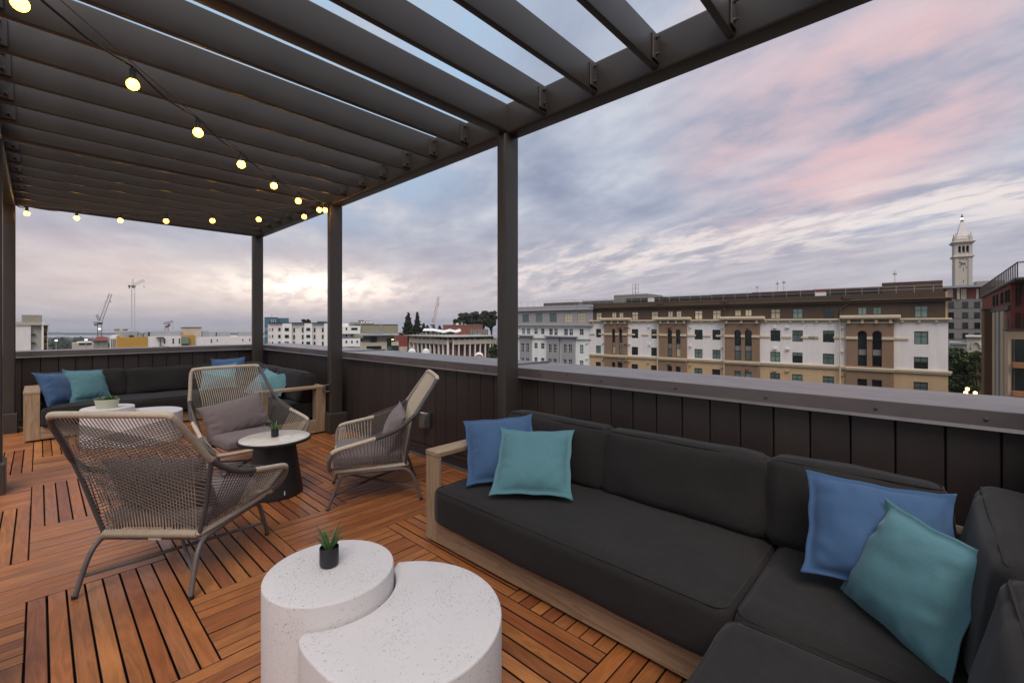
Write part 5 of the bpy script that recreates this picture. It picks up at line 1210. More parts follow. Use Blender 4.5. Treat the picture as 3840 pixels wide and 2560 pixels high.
# ------------------------------------------------------------------ middle distance: student hall with white colonnade
def sx(x, y): return cS(x, y)
DC = 110.0
zr_ = -3.24-GZ+H  # roof slab height above ground
hall = thing('colonnade_hall', at_depth(cS(1205, 0)[0], CY, DC).xy.to_3d()+Vector((0, 0, GZ)), 0, 'low hall with white columns, brown walls and thin projecting flat roof', 'building')
def hall_side(pa, da, pb, db, cols, first):
    h = Fac('x', '', '', (cS(pa, 0)[0], da), (cS(pb, 0)[0], db)); bpy.data.objects.remove(h.t); 
    M = hall.matrix_world.inverted() if False else Matrix.Translation(-Vector(hall.location)) @ Matrix.Translation(h.O) @ Matrix.Rotation(h.ang, 4, 'Z')
    Wd = h.W; zq = lambda y: h.q(cS((pa+pb)/2, y))[1]
    def sl_(nm, m, x0, x1, y0, y1, z0, z1):
        o = MB().box(x0, x1, y0, y1, z0, z1).build(nm, m, hall); o.matrix_local = M; return o
    zf = h.q(cS(pb if pa < pb and first else pa, 1028))[1]; zfb = h.q(cS(pb if first else pa, 1130))[1]
    zrf = h.q(cS(pb if first else pa, 962))[1]; zrt = zrf+.16
    sl_('roof_slab', 'st_conc', -2.4 if first else -.6, Wd+.6 if first else Wd+2, -1.0, 12, zrf, zrt)
    sl_('clerestory', 'glass_dark', 0, Wd, .9, 1.4, zf, zrf-.01)
    sl_('inner_wall', 'st_redbrick', 0, Wd, 1.9, 2.2, 0, zfb+.4)
    xs = []
    for c_ in cols:
        x = h.q(cS(c_, 1200))[0]; xs.append(x); sl_('column', 'st_white2', x-.10, x+.10, -.30, .22, 0, zf+.2)
    xs = sorted(xs)
    for a, b in zip(xs, xs[1:]):
        sl_('fascia_panel', 'st_beige', a+.05, b-.05, -.38, -.305, zfb, zf)
        for k in range(1, 5): sl_('fascia_joint', 'st_conc', a+(b-a)*k/5-.02, a+(b-a)*k/5+.02, -.40, -.381, zfb, zf)
    for a, b in list(zip(xs, xs[1:]))[::2]: sl_('window', 'glass_dark', a+.5, b-.5, 1.86, 1.899, zfb-2.3, zfb-.4)
    for a, b in zip(xs, xs[1:]): sl_('mullion', 'st_conc', (a+b)/2-.04, (a+b)/2+.04, 1.80, 1.859, 0, zfb)
    m = MB()
    for k in range(int(Wd/.9)): m.tube([(.5+k*.9, .6+(k*5 % 4)*.7, zrt), (.5+k*.9, .6+(k*5 % 4)*.7, zrt+.35+.5*((k*7) % 3)/3)], .04, 4)
    o = m.build('roof_fittings', 'frame_white', hall, kind='stuff'); o.matrix_local = M
hall_side(343, 124.0, 1195, 110.0, [343, 430, 515, 605, 697, 787, 880, 977, 1072, 1178], True)
hall_side(1215, 110.0, 2220, 118.0, [1285, 1410, 1540, 1655, 1768, 1880, 1993, 2100, 2200], False)
# folded white roof, theatre box and plant on the hall's roof
th = facecam('theatre_block', 'plain dull red theatre box with grey louvred plant beside it', 'building', 1655, 1860, 150.0)
th.pslab('wall', 'st_redbrick', cS, 1065, 695, 1935, 940, 0, 12, down=0); th.pslab('wall_cap', 'st_pink', cS, 1060, 690, 1940, 698, -.15, 12.2)
for x0 in range(1665, 2050, 55): th.pslab('louvre_panel', 'louver_gray', cS, x0, 790, x0+46, 922, -4, .5)
th.pslab('louvre_wall', 'frame_dark', cS, 1660, 788, 2055, 924, -3.4, .4)
for x0, y0, x1, y1, m4 in ((1350, 655, 1412, 692, 'st_white2'), (1460, 640, 1500, 690, 'st_greyp'), (1280, 665, 1340, 692, 'louver'), (1540, 668, 1572, 690, 'st_greyp')): th.pslab('roof_unit', m4, cS, x0, y0, x1, y1, 1.0, 1.5)
fr = facecam('folded_roof_pavilion', 'small pavilion with white zigzag folded roof on the hall', 'building', 1585, 1732, 128.0)
zz_ = [(620, 828, 835), (840, 828, 838), (1085, 870, 862), (1225, 838, 828), (1355, 868, 860), (1465, 832, 828)]
P = [fr.q(cS(x, y)) for x, y, _ in zz_]; mb = MB()
for (xa, za), (xb, zb) in zip(P, P[1:]): mb.add([(xa, -1, za), (xb, -1, zb), (xb, 9, zb+.5), (xa, 9, za+.5), (xa, -1, za+.16), (xb, -1, zb+.16), (xb, 9, zb+.66), (xa, 9, za+.66)], [(0, 1, 2, 3), (4, 5, 6, 7), (0, 1, 5, 4), (3, 2, 6, 7)])
mb.build('folded_roof', 'st_white2', fr.t)
fr.pslab('glass_wall', 'glass_dark', cS, 990, 850, 1325, 945, .6, 7); fr.pslab('side_wall', 'st_greyp', cS, 755, 865, 985, 945, .5, 7)
for k in range(9): fr.pslab('mullion', 'frame_white', cS, 760+k*26, 868, 766+k*26, 945, .4, .09)
for i, (x, y, r_) in enumerate(((380, 1250, 88), (690, 1248, 78), (1860, 1335, 100))):
    v_ = facecam('barrel_canopy', ['white barrel-vaulted canopy, leftmost of three in front of the hall', 'white barrel-vaulted canopy, middle one of three in front of the hall', 'white barrel-vaulted canopy with dark trim, nearest the tall post'][i], 'canopy', cS(x-r_, 0)[0], cS(x+r_, 0)[0], 75.0, 'barrel canopies before the hall')
    rw = v_.W/2; cz = v_.q(cS(x, y))[1]-rw*.9; mb = MB(); a_ = [R(k) for k in range(0, 181, 12)]
    vs = [(rw-rw*math.cos(q), y_, cz+rw*.9*math.sin(q)) for y_ in (0, 5) for q in a_]; n = len(a_)
    mb.add(vs, [(k, k+1, n+k+1, n+k) for k in range(n-1)]+[tuple(range(n))]); mb.build('vault', 'st_white2', v_.t, True)
    if i == 2: MB().tube([(rw-rw*.80*math.cos(q), -.06, cz+rw*.72*math.sin(q)) for q in a_], .06, 5).build('trim', 'frame_dark', v_.t); MB().add([(rw-rw*.78*math.cos(q), -.03, cz+rw*.70*math.sin(q)) for q in a_], [tuple(range(n))]).build('infill', 'st_tan', v_.t)
    v_.slab('wall', 'st_beige', 0, v_.W, 0, cz, .05, 5)
# dark red wall, beige modern block, concrete hall, hotel
rw_ = facecam('brick_hall', 'long dark red windowless wall beside the beige block', 'building', 1480, 1605, 150.0)
rw_.pslab('wall', 'st_roofred', cS, 20, 893, 700, 1175, 0, 10, down=0); rw_.pslab('lower_wall', 'st_beige', cS, 100, 1175, 420, 1290, -.6, .6)
for x in (100, 235): rw_.pslab('pier', 'st_beige', cS, x, 1180, x+12, 1290, -.8, .2)
bm2 = facecam('modern_block', 'beige modern block with thin oversailing roof and dark corner glazing', 'building', 1335, 1500, 108.0)
bm2.pslab('wall', 'st_beige', cN, 1500, 455, 2090, 640, 0, 9, down=0); bm2.pslab('upper_wall', 'st_conc', cN, 1540, 368, 2035, 454, .5, 8); bm2.pslab('roof', 'st_greyp', cN, 1490, 338, 2090, 358, -1.2, 10)
for r_, m4 in (((1660, 368, 1755, 458), 'glass_dark'), ((1560, 375, 1650, 422), 'glass_green'), ((1910, 398, 2028, 520), 'glass_dark'), ((1598, 515, 1825, 565), 'glass_dark'), ((1910, 510, 2085, 580), 'glass_green'), ((1505, 395, 1540, 450), 'glass_dark')):
    bm2.win(bm2.rect(cN, *r_), -.07, m4, 'frame_dark', nx=2, nz=1, rec=.06, fw=.08)
bm2.pslab('balcony', 'st_beige', cN, 1980, 455, 2090, 508, -1.4, 1.3); bm2.pslab('lit_ceiling', 'lamp_glow', cN, 1980, 414, 2015, 422, -.05, .02)
for x0, y0, x1, y1 in ((1740, 282, 1862, 325), (1620, 310, 1720, 338), (1950, 310, 2000, 335)): bm2.pslab('roof_unit', 'louver_gray', cN, x0, y0, x1, y1, 3, 3)
cb = facecam('concrete_hall', 'broad windowless olive-grey concrete hall', 'building', 1325, 1495, 190.0)
cb.pslab('wall', 'st_olive', cN, 1410, 190, 2078, 420, 0, 15, down=0); cb.pslab('wall_cap', 'st_dark', cN, 1405, 186, 2082, 191, -.2, 15.4)
for x in (1505, 1815): cb.pslab('flue', 'st_conc', cN, x, 180, x+14, 270, -.6, .5)
ht = facecam('hotel', 'distant grey hotel with stepped top and small lit windows', 'building', 1310, 1402, 620.0)
ht.pslab('wall', 'st_taupe', cN, 1340, 155, 1705, 300, 0, 20, down=-20); ht.pslab('wall', 'st_midgray', cN, 1475, 122, 1560, 155, 0, 20); ht.pslab('wall', 'st_midgray', cN, 1560, 135, 1680, 155, 0, 20)
for x in (1525, 1560, 1605, 1640, 1670): ht.pslab('lit_window', 'lamp_white', cN, x-5, 150, x+5, 158, -.3, .2)
# white apartment block with projecting bays (left of and behind the second post)
wb = facecam('apartment_block', 'white and grey block with alternating projecting bays and dark windows', 'building', 1000, 1228, 150.0)
for x0, x1, m4, off in ((100, 320, 'st_white', .6), (320, 462, 'st_white2', 0), (462, 655, 'st_greyp', .8), (655, 775, 'st_white2', 0), (775, 955, 'st_greyp', .8), (955, 1010, 'st_white2', 0)): wb.pslab('bay_wall', m4 if m4 != 'st_greyp' else 'st_white', cN, x0, 163, x1, 640, off, 8, down=0)
wb.pslab('wall_cap', 'st_dark', cN, 98, 158, 1012, 164, -.15, 9)
for yy in (0, 105, 208):
    for x0, x1, h0, h1, off in ((257, 292, 240, 284, .5), (355, 418, 240, 284, -.1), (486, 510, 240, 304, .7), (617, 641, 240, 304, .7), (684, 742, 240, 282, -.1), (798, 822, 240, 302, .7), (921, 945, 240, 300, .7), (110, 122, 238, 282, .5), (128, 138, 238, 282, .5), (158, 182, 238, 282, .5)):
        wb.win(wb.rect(cN, x0, h0+yy, x1, h1+yy, off), off-.06, 'glass_dark', 'frame_dark' if x0 > 200 else 'frame_white', nx=1 if x1-x0 < 40 else 3, nz=1, rec=.05, fw=.07)
for x in (545, 625): wb.pslab('vent_hood', 'st_dark', cN, x, 232, x+14, 238, .6, .2)
bl = facecam('apartment_block', 'blue-clad block rising behind the white one', 'building', 985, 1085, 185.0)
bl.pslab('wall', 'st_blue', cN, 48, 82, 250, 560, 0, 9, down=0); bl.pslab('wall', 'st_blue', cN, 251, 90, 418, 560, 1.2, 8, down=0); bl.pslab('wall_cap', 'st_dark', cN, 46, 79, 252, 83, -.1, 9)
for x in (155, 180, 213): bl.pslab('flue', 'st_white2', cN, x, 108, x+5, 165, -.5, .3)
for yy in (238, 342):
    for x in (52, 82): bl.win(bl.rect(cN, x, yy, x+14, yy+42), -.06, 'glass_green', 'frame_white', nx=1, nz=1, rec=.05)
bl.pslab('wall', 'st_blue', cN, 868, 138, 1000, 165, 4, 6, down=18); MB().tube([(bl.q(cN(150, 82))[0], 1, bl.q(cN(150, 82))[1]), (bl.q(cN(150, 82))[0], 1, bl.q(cN(150, 40))[1])], .08, 5).build('aerial', 'rail', bl.t)
ws = facecam('apartment_block', 'white stacked block with grey recessed middle storey right of the second post', 'building', 1240, 1352, 130.0)
for y0, y1, m4, x1, off in ((215, 330, 'st_white2', 1505, 0), (331, 405, 'st_greyp', 1415, 1.2), (406, 524, 'st_white2', 1505, 0), (525, 620, 'st_greyp', 1415, 1.2)): ws.pslab('storey', m4, cN, 1150, y0, x1, y1, off, 8, down=0 if y0 == 525 else None)
ws.pslab('storey', 'st_white', cN, 1150, 172, 1320, 214, 2, 5)
for x0, y0, x1, y1, off in ((1282, 236, 1306, 272, 0), (1367, 236, 1463, 272, 0), (1282, 338, 1306, 375, 1.2), (1367, 338, 1391, 375, 1.2), (1280, 434, 1305, 470, 0), (1366, 434, 1390, 470, 0), (1447, 432, 1470, 468, 0)): ws.win(ws.rect(cN, x0, y0, x1, y1, off), off-.06, 'glass_dark', 'frame_dark', nx=1 if x1-x0 < 50 else 4, nz=1, rec=.05, fw=.08)
# yellow and white block across the left
yb = facecam('apartment_block', 'long low white block with ochre panels and grey rooftop units', 'building', 405, 960, 135.0)
yb.pslab('ochre_wall', 'st_yellow', cM, 230, 384, 702, 640, 0, 10, down=0); yb.pslab('wall', 'st_white', cM, 703, 372, 1216, 640, .2, 10, down=0); yb.pslab('ochre_wall', 'st_yellow', cM, 1217, 348, 1420, 640, -.3, 10, down=0); yb.pslab('wall', 'st_white', cM, 1421, 376, 2420, 640, .2, 10, down=0)
yb.pslab('side_wall', 'st_white2', cM, 128, 360, 229, 640, .5, 9, down=0)
for x0, y0, x1, y1, m4, off in ((318, 297, 550, 383, 'st_greyp', 3), (668, 293, 1222, 371, 'st_greyp', 3), (1210, 233, 1522, 371, 'st_beige', 3.5), (1525, 290, 1630, 375, 'st_greyp', 4), (1632, 300, 1962, 375, 'st_greyp', 3), (2085, 300, 2300, 375, 'st_greyp', 3), (585, 322, 638, 382, 'louver_gray', 2), (420, 352, 478, 382, 'frame_dark', 1)): yb.pslab('roof_unit', m4, cM, x0, y0, x1, y1, off, 4)
yb.pslab('wall_cap', 'st_dark', cM, 1208, 230, 1524, 236, 3.3, 4.5)
for x0, y0, x1, y1, off in ((942, 398, 976, 480, .2), (1076, 398, 1110, 480, .2), (1170, 396, 1200, 480, .2), (1658, 408, 1688, 466, .2), (1750, 405, 1775, 450, .2), (2138, 402, 2162, 442, .2), (2244, 398, 2268, 442, .2), (1474, 312, 1490, 348, 3.4), (1730, 305, 1765, 372, 2.9), (695, 300, 750, 370, 2.9)): yb.win(yb.rect(cM, x0, y0, x1, y1, off), off-.06, 'glass_dark', 'frame_white', nx=1, nz=2, rec=.05, fw=.08)
yb.pslab('glass_box', 'glass_green', cM, 1210, 380, 1332, 480, -1.2, .9)
for x in (145, 165, 185, 205): yb.pslab('fin', 'st_yellow' if x == 165 else 'louver', cM, x, 405, x+10, 640, .38, .11)
mb = MB(); q0 = yb.q(cM(895, 395), -.4); mb.tube([(q0[0], -.4, 0), (q0[0], -.4, q0[1])], .12, 6).box(q0[0]-.9, q0[0]+.9, -.7, -.1, q0[1]-.1, q0[1]+.3); mb.build('flue', 'frame_dark', yb.t)
rh = facecam('tiled_house', 'grey house with low red tiled hip roof left of the ochre block', 'house', 352, 405, 165.0)
za = rh.q(cM(-20, 435))[1]; zt_ = rh.q(cM(60, 375))[1]; rh.slab('wall', 'st_taupe', 0, rh.W, 0, za, 0, 8)
MB().add([(-.6, -.6, za), (rh.W+.6, -.6, za), (rh.W+.6, 8.6, za), (-.6, 8.6, za), (rh.W*.35, 3.5, zt_), (rh.W*.7, 3.5, zt_)], [(0, 1, 5, 4), (1, 2, 5), (2, 3, 4, 5), (3, 0, 4)]).build('roof', 'st_roofred', rh.t)
for k in range(3): rh.slab('window', 'glass_green', rh.W*(.2+.22*k), rh.W*(.2+.22*k)+.9, za-1.6, za-.6, -.04, -.001)
cu = facecam('church_tower', 'squat pale tower with two dark bushy finials beyond the ochre block', 'tower', 430, 462, 210.0)
cu.pslab('wall', 'st_beige', cL, 1755, 1135, 1868, 1300, 0, 8, down=0)
for x in (1780, 1925):
    q0 = cu.q(cL(x, 1130)); q1 = cu.q(cL(x, 1080)); MB().lathe([(.01, 0), (.9, .1), (1.1, (q1[1]-q0[1])*.5), (.6, (q1[1]-q0[1])*.85), (.01, q1[1]-q0[1])], 8, Matrix.Translation((q0[0], 2, q0[1]))).build('finial', 'st_taupe', cu.t)
cn = facecam('concrete_tower', 'concrete apartment tower with ochre balconies at the far left', 'building', 60, 182, 130.0)
cn.pslab('wall', 'st_white', cL, -60, 1030, 262, 1560, 0, 12, down=0); cn.pslab('recess_wall', 'st_conc', cL, 263, 1030, 450, 1560, .8, 11, down=0); cn.pslab('pier', 'st_white2', cL, 451, 980, 488, 1560, -.1, 12, down=0); cn.pslab('cornice', 'st_beige', cL, -60, 972, 450, 1029, -.3, 12); cn.pslab('penthouse', 'st_taupe', cL, 100, 850, 460, 971, 3, 8)
cn.pslab('stair_wall', 'st_taupe', cL, 489, 1030, 562, 1560, 1.4, 9, down=0); cn.pslab('edge_pier', 'st_beige', cL, 548, 1025, 566, 1560, .2, 2, down=0); cn.pslab('roof_slab', 'st_beige', cL, 470, 1022, 608, 1034, -.6, 10)
for y in (1040, 1172, 1306, 1440): cn.pslab('balcony_opening', 'st_dark', cL, 490, y, 547, y+38, 1.2, .19); cn.pslab('balcony_panel', 'st_yellow', cL, 490, y+40, 547, y+74, .9, .2); 
for y in (1185, 1335): cn.pslab('balcony', 'st_dark', cL, 264, y, 345, y+16, .2, .6)
fz = facecam('flat_roof_block', 'flat-roofed pale building with dark window strip between tree canopies', 'building', 268, 355, 240.0)
fz.pslab('wall', 'st_beige', cL, 985, 1340, 1370, 1420, 0, 10, down=0); fz.pslab('window_strip', 'glass_dark', cL, 1110, 1340, 1330, 1376, -.2, .19); fz.pslab('roof_unit', 'st_white2', cL, 1070, 1322, 1330, 1339, 2, 5)
for i, (x, y) in enumerate(((708, 1300), (1236, 1290), (1474, 1097))):
    v_ = facecam('floodlight_mast', ['tall mast with glowing white floodlights, leftmost of three', 'tall mast with glowing white floodlights above the flat roof', 'glowing white floodlight in front of the crane mast'][i], 'floodlight', cL(x-30, 0)[0], cL(x+30, 0)[0], 230.0, 'floodlights over the town')
    zq = v_.q(cL(x, y))[1]; MB().tube([(v_.W/2, .5, 0), (v_.W/2, .5, zq)], .15, 6).build('mast', 'rail', v_.t); MB().lathe([(.01, -.4), (v_.W*.42, -.25), (v_.W*.42, .25), (.01, .4)], 12, Matrix.Translation((v_.W/2, 0, zq))).build('lamp_head', 'lamp_white', v_.t)

# ------------------------------------------------------------------ cranes
def lattice(mb, a, b, w, n, r=.10, up=Vector((0, 1, 0))):
    n = max(4, int(n*.55)); r *= 1.5
    a, b = Vector(a), Vector(b); d = (b-a).normalized(); s_ = d.cross(up).normalized()*w/2; t_ = up.normalized()*w/2
    cs = [s_+t_, s_-t_, -s_-t_, -s_+t_]
    for c in cs: mb.tube([a+c, b+c], r, 4, cap=False)
    for i in range(n):
        p, q = a.lerp(b, i/n), a.lerp(b, (i+1)/n)
        for k in range(4):
            c, e_ = cs[k], cs[(k+1) % 4]; mb.tube([p+c, q+e_] if (i+k) % 2 else [p+e_, q+c], r*.45, 3, cap=False)
def crane(label, c, d, mast, jib, aframe, counter, w, m1, m2, group='tower cranes on the skyline', dark=True):
    x0 = c(mast[0], mast[1])[0]; v = facecam('tower_crane', label, 'crane', x0-6, x0+6, d, group); q = lambda p: (lambda a: Vector((a[0], 0, a[1])))(v.q(c(*p)))
    mb = MB(); top = q((mast[0], mast[1])); lattice(mb, (top.x, 0, -22), top, w, 26, .16); mb.build('mast', m1, v.t, kind='stuff')
    mb = MB(); lattice(mb, q(jib[0]), q(jib[1]), w*.72, 18, .13); mb.build('jib', m2, v.t, kind='stuff')
    if aframe: 
        mb = MB(); lattice(mb, q(aframe[0]), q(aframe[1]), w*.5, 6, .13); mb.tube([q(aframe[1]), q(jib[1])], .07, 3); mb.build('tie_frame', m2, v.t, kind='stuff')
    a, b = q(counter[0]), q(counter[1]); MB().box(min(a.x, b.x), max(a.x, b.x), -1.2, 1.2, min(a.z, b.z), max(a.z, b.z)).build('counterweight', 'crane_dark', v.t)
    MB().box(min(a.x, top.x)-.5, top.x+w*.8, -1.0, 1.0, top.z-.2, top.z+.7).bbox(top.x-w*.6, top.x+w*.7, -1.4, 1.4, top.z-1.6, top.z-.2, .1).build('slew_deck', 'crane_dark', v.t)
    hk = q(jib[1]); MB().tube([hk, hk-Vector((0, 0, 7))], .06, 3).box(hk.x-.4, hk.x+.4, -.4, .4, hk.z-8, hk.z-7).build('hook_block', 'crane_dark', v.t)
    return v
crane('dark luffing crane leaning right above the far-left treetops', cL, 420.0, (1475, 990), ((1495, 960), (1668, 478)), ((1468, 950), (1428, 845)), ((1375, 1008), (1437, 1040)), 2.9, 'crane_dark', 'crane_dark')
crane('tallest pale crane with a long slim mast over the ochre block', cL, 480.0, (2066, 345), ((2070, 325), (2258, 235)), ((2060, 340), (2060, 210)), ((1985, 325), (2012, 380)), 2.7, 'crane_white', 'crane_white')
crane('small dark red crane just above the grey rooftop units', cM, 500.0, (993, 212), ((985, 168), (1092, 140)), ((975, 190), (958, 155)), ((1010, 180), (1050, 212)), 2.9, 'crane_red', 'crane_red')
crane('slim yellow crane leaning right beside the two conifers', cS, 420.0, (850, 700), ((865, 640), (965, 75)), ((848, 650), (828, 545)), ((800, 685), (845, 712)), 2.2, 'crane_yellow', 'crane_yellow')

# ------------------------------------------------------------------ trees
def leaf_cloud(mb, c, r, n, size, rnd, flat=1.0, shell=.55):
    for _ in range(n):
        d = Vector((rnd.gauss(0, 1), rnd.gauss(0, 1), rnd.gauss(0, 1))).normalized(); k = shell+(1-shell)*rnd.random()**.5
        p = Vector(c)+Vector((d.x*r[0], d.y*r[1], d.z*r[2]))*k; s_ = size*rnd.uniform(.6, 1.4)
        a = Vector((rnd.gauss(0, 1), rnd.gauss(0, 1), rnd.gauss(0, .6))).normalized(); b = a.orthogonal(); q = rnd.random()*6.28; b = b*math.cos(q)+a.cross(b)*math.sin(q); e_ = a.cross(b)
        i = len(mb.v); mb.v += [tuple(p-b*s_-e_*s_*.5), tuple(p+b*s_-e_*s_*.5), tuple(p+b*s_*.7+e_*s_*.6), tuple(p-b*s_*.7+e_*s_*.6)]; mb.f.append((i, i+1, i+2, i+3))
def conifer(label, c, px, ytop, ybase, wpx, d, seed, group='conifers behind the hall'):
    rnd = random.Random(seed); p = c(px, 0)[0]; base = at_depth(p, CY, d); t = thing('conifer_tree', (base.x, base.y, GZ), -TH, label, 'tree', group)
    zt = H+(CY-c(px, ytop)[1])/FOC*d-GZ; zb = H+(CY-c(px, ybase)[1])/FOC*d-GZ; hw = (c(px+wpx, 0)[0]-p)/FOC*d
    MB().tube([(0, 0, 0), (0.1, 0, zb), (0, 0, zt-.5)], [.5, .35, .05], 7).build('trunk', 'bark', t)
    mb = MB(); nl = 26
    for i in range(nl):
        f_ = i/(nl-1); z = zt-.2-(zt-zb)*f_; rr = hw*(.06+.94*f_**.85)*rnd.uniform(.70, 1.12); nb = 4+int(6*f_)
        for k in range(nb):
            a = rnd.random()*6.28; L_ = rr*rnd.uniform(.55, 1.08); ns = 4+int(L_*2.2)
            for s_ in range(1, ns+1):
                g_ = s_/ns; leaf_cloud(mb, (math.cos(a)*L_*g_, math.sin(a)*L_*g_, z-.30*L_*g_+.34*L_*g_*g_*g_), (.22, .22, .13), 7, .13+.05*f_, rnd, shell=.2)
    mb.build('crown', 'conifer', t); return t
conifer('tall ragged conifer, left of the pair beside the concrete hall', cS, 300, 420, 890, 165, 135.0, 1)
conifer('tall conifer with open upturned branches, right of the pair', cS, 500, 412, 890, 118, 132.0, 2)
conifer('short dark conifer just right of the tall pair', cS, 640, 660, 830, 62, 150.0, 3); conifer('short conifer left of the yellow crane', cS, 722, 700, 830, 50, 150.0, 4)
conifer('small conifer at the foot of the yellow crane', cS, 868, 740, 830, 50, 150.0, 5); conifer('small conifer left of the red theatre box', cS, 992, 708, 830, 62, 150.0, 6)
def broad_tree(label, c, px, y0, y1, wpx, d, seed, mt, n=1500, clumps=16, leaf=.5, group=None, ybase=None, name='broadleaf_tree'):
    rnd = random.Random(seed); p = c(px, 0)[0]; base = at_depth(p, CY, d); g_ = ground_z(base.xy.length); t = thing(name, (base.x, base.y, g_), -TH, label, 'tree', group)
    zt = H+(CY-c(px, y0)[1])/FOC*d-g_; zb = max(.8, H+(CY-c(px, y1)[1])/FOC*d-g_); hw = (c(px+wpx, 0)[0]-p)/FOC*d
    m = MB().tube([(0, 0, 0), (.2, 0, max(.5, zb)), (0, .1, (zb+zt)/2)], [.55, .42, .2], 7)
    mb = MB()
    for k in range(clumps):
        a = rnd.random()*6.28; rr = hw*rnd.random()**.5*.78; z = zb+(zt-zb)*rnd.uniform(.15, .84); env = math.sqrt(max(.1, 1-((z-(zb+zt)/2)/((zt-zb)/2))**2)); x, y = rr*math.cos(a)*env, rr*math.sin(a)*env; cr = hw*rnd.uniform(.24, .42)
        m.tube([(0, 0, max(.5, zb*.9)), (x*.5, y*.5, (zb+z)/2), (x, y, z)], [.22, .14, .05], 5); leaf_cloud(mb, (x, y, z), (cr, cr, cr*.7), n//clumps, leaf, rnd)
    m.build('trunk', 'bark', t); mb.build('crown', mt, t); return t
EU = 'eucalyptus trees behind the theatre'
broad_tree('domed eucalyptus at the left edge of the dark grove', cS, 1540, 400, 760, 175, 190.0, 11, 'eucalyptus', 7500, 34, .24, EU); broad_tree('eucalyptus in the middle of the dark grove', cS, 1770, 372, 760, 160, 200.0, 12, 'eucalyptus', 7500, 34, .24, EU)
broad_tree('tallest eucalyptus of the dark grove behind the red theatre box', cS, 1950, 345, 780, 150, 205.0, 13, 'eucalyptus', 7500, 34, .24, EU); broad_tree('eucalyptus at the right of the grove, cut off by the post', cS, 2130, 355, 790, 160, 210.0, 14, 'eucalyptus', 7500, 34, .24, EU)
broad_tree('low eucalyptus spreading left from the foot of the grove', cS, 1370, 570, 720, 95, 195.0, 15, 'eucalyptus', 2600, 16, .20, EU)
broad_tree('dark bushy tree in front of the hall, beside the tall post', cS, 2170, 1080, 1500, 95, 82.0, 16, 'broadleaf', 3500, 20, .18); 
broad_tree('small dark treetop showing over the white block with bays', cN, 680, 120, 200, 60, 230.0, 17, 'conifer', 500, 8, .5)
broad_tree('large dark street tree filling the gap between the cream and red blocks', cF, 330, 900, 1560, 215, 78.0, 18, 'broadleaf', 12000, 40, .20); broad_tree('dark tree behind the corner of the long cream block', cF, 150, 850, 1500, 110, 88.0, 19, 'broadleaf', 4500, 20, .2); 
broad_tree('dark street tree touching the tan pylon', cF, 470, 900, 1560, 90, 74.0, 29, 'broadleaf', 4000, 18, .19)
for i, (x, y, s_) in enumerate(((708, 1235, 40), (818, 1225, 48), (905, 1245, 40), (1050, 1245, 48), (1128, 1218, 58), (600, 1262, 60))):
    broad_tree(['round treetop left of the leftmost floodlight', 'dark treetop between the floodlights', 'low treetop in the middle of the far valley', 'treetop left of the flat-roofed block', 'tallest dark treetop above the flat-roofed block', 'bushy tree beside the concrete tower'][i], cL, x, y, 1420, s_*1.1, 900.0+60*i, 40+i, 'broadleaf', 700, 9, 2.2, 'treetops in the far valley')
# unbroken canopy and far shore
mb = MB(); rnd = random.Random(8)
for k in range(260):
    px = rnd.uniform(60, 640); d = 300*(2400/300)**rnd.random(); p = at_depth(px, CY, d); h_ = rnd.uniform(5, 10); w_r = rnd.uniform(5, 9)*(1+d/900); leaf_cloud(mb, (p.x, p.y, ground_z(p.xy.length)+h_*.5), (w_r, w_r, h_*.5), 70, 1.1*(1+d/1200), rnd)
mb.build('tree_canopy', 'broadleaf', kind='stuff')
mb = MB()
def strip_pts(d, px0, px1, zf, n=80): return [(at_depth(px0+(px1-px0)*i/n, CY, d).xy, zf(i/n)) for i in range(n+1)]
a = strip_pts(2450, -2500, 6500, lambda f: 0, 40); b = strip_pts(9000, -2500, 6500, lambda f: 0, 40)
vs = [(p.x, p.y, GZ-54.4) for p, _ in a]+[(p.x, p.y, GZ-54.4) for p, _ in b]; n = 41
tag(MB().add(vs, [(i, i+1, n+i+1, n+i) for i in range(n-1)]).build('water', 'water'), kind='structure')
mb = MB()
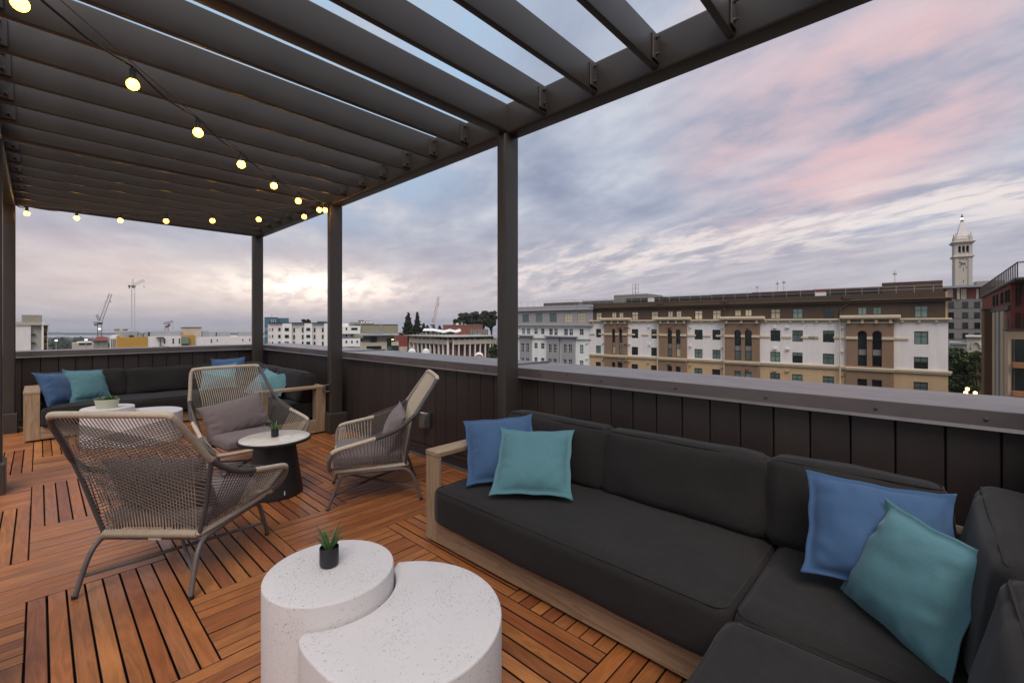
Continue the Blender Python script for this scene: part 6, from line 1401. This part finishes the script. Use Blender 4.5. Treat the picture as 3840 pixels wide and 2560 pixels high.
for d, hh, seed in ((3150, 11, 1), (3500, 19, 3)):
    pts = strip_pts(d, -1500, 1500, lambda f: (.35+.65*abs(mnoise.noise(Vector((f*11, seed, 0))))+.45*abs(mnoise.noise(Vector((f*90, seed, 1)))))*hh, 700); base = len(mb.v)
    mb.v += [(p.x, p.y, GZ-55) for p, z in pts]+[(p.x, p.y, GZ-55+z) for p, z in pts]+[(p.x*1.05, p.y*1.05, GZ-55+z*.6) for p, z in pts]; m_n = len(pts)
    mb.f += [(base+i, base+i+1, base+m_n+i+1, base+m_n+i) for i in range(m_n-1)]+[(base+m_n+i, base+m_n+i+1, base+2*m_n+i+1, base+2*m_n+i) for i in range(m_n-1)]
tag(mb.build('hills', 'hills'), kind='structure')
# streets, lamps
tag(MB().box(8, 40, -300, 200, GZ, GZ+.02).build('street', 'street'), kind='structure')
for i, (x, y, d) in enumerate(((338, 1437, 70.0), (318, 1482, 68.0), (430, 1483, 72.0))):
    p = at_depth(*cF(x, y), d); t = thing('street_lamp', (p.x, p.y, GZ), 0, ['highest of the three glowing street lamps under the dark tree', 'lower left of the three glowing street lamps', 'lower right of the three glowing street lamps'][i], 'street lamp', 'street lamps below the tree')
    MB().tube([(0, 0, 0), (0, 0, p.z-GZ-.3)], .07, 6).build('post', 'frame_dark', t); MB().lathe([(.01, -.28), (.2, -.22), (.26, 0), (.2, .2), (.01, .25)], 10, Matrix.Translation((0, 0, p.z-GZ))).build('lamp_head', 'lamp_glow', t)

# ------------------------------------------------------------------ evening haze
hz = bpy.data.materials.new('haze'); hz.use_nodes = True; t_ = hz.node_tree; t_.nodes.clear()
vo = t_.nodes.new('ShaderNodeVolumePrincipled'); ou = t_.nodes.new('ShaderNodeOutputMaterial'); t_.links.new(vo.outputs[0], ou.inputs['Volume'])
vo.inputs['Color'].default_value = (0.80, 0.84, 0.92, 1); vo.inputs['Density'].default_value = 0.00013; vo.inputs['Anisotropy'].default_value = 0.2
MATS['haze'] = hz
tag(MB().box(-9500, 9500, -9500, 9500, GZ-58, 72).build('haze', 'haze'), kind='stuff')
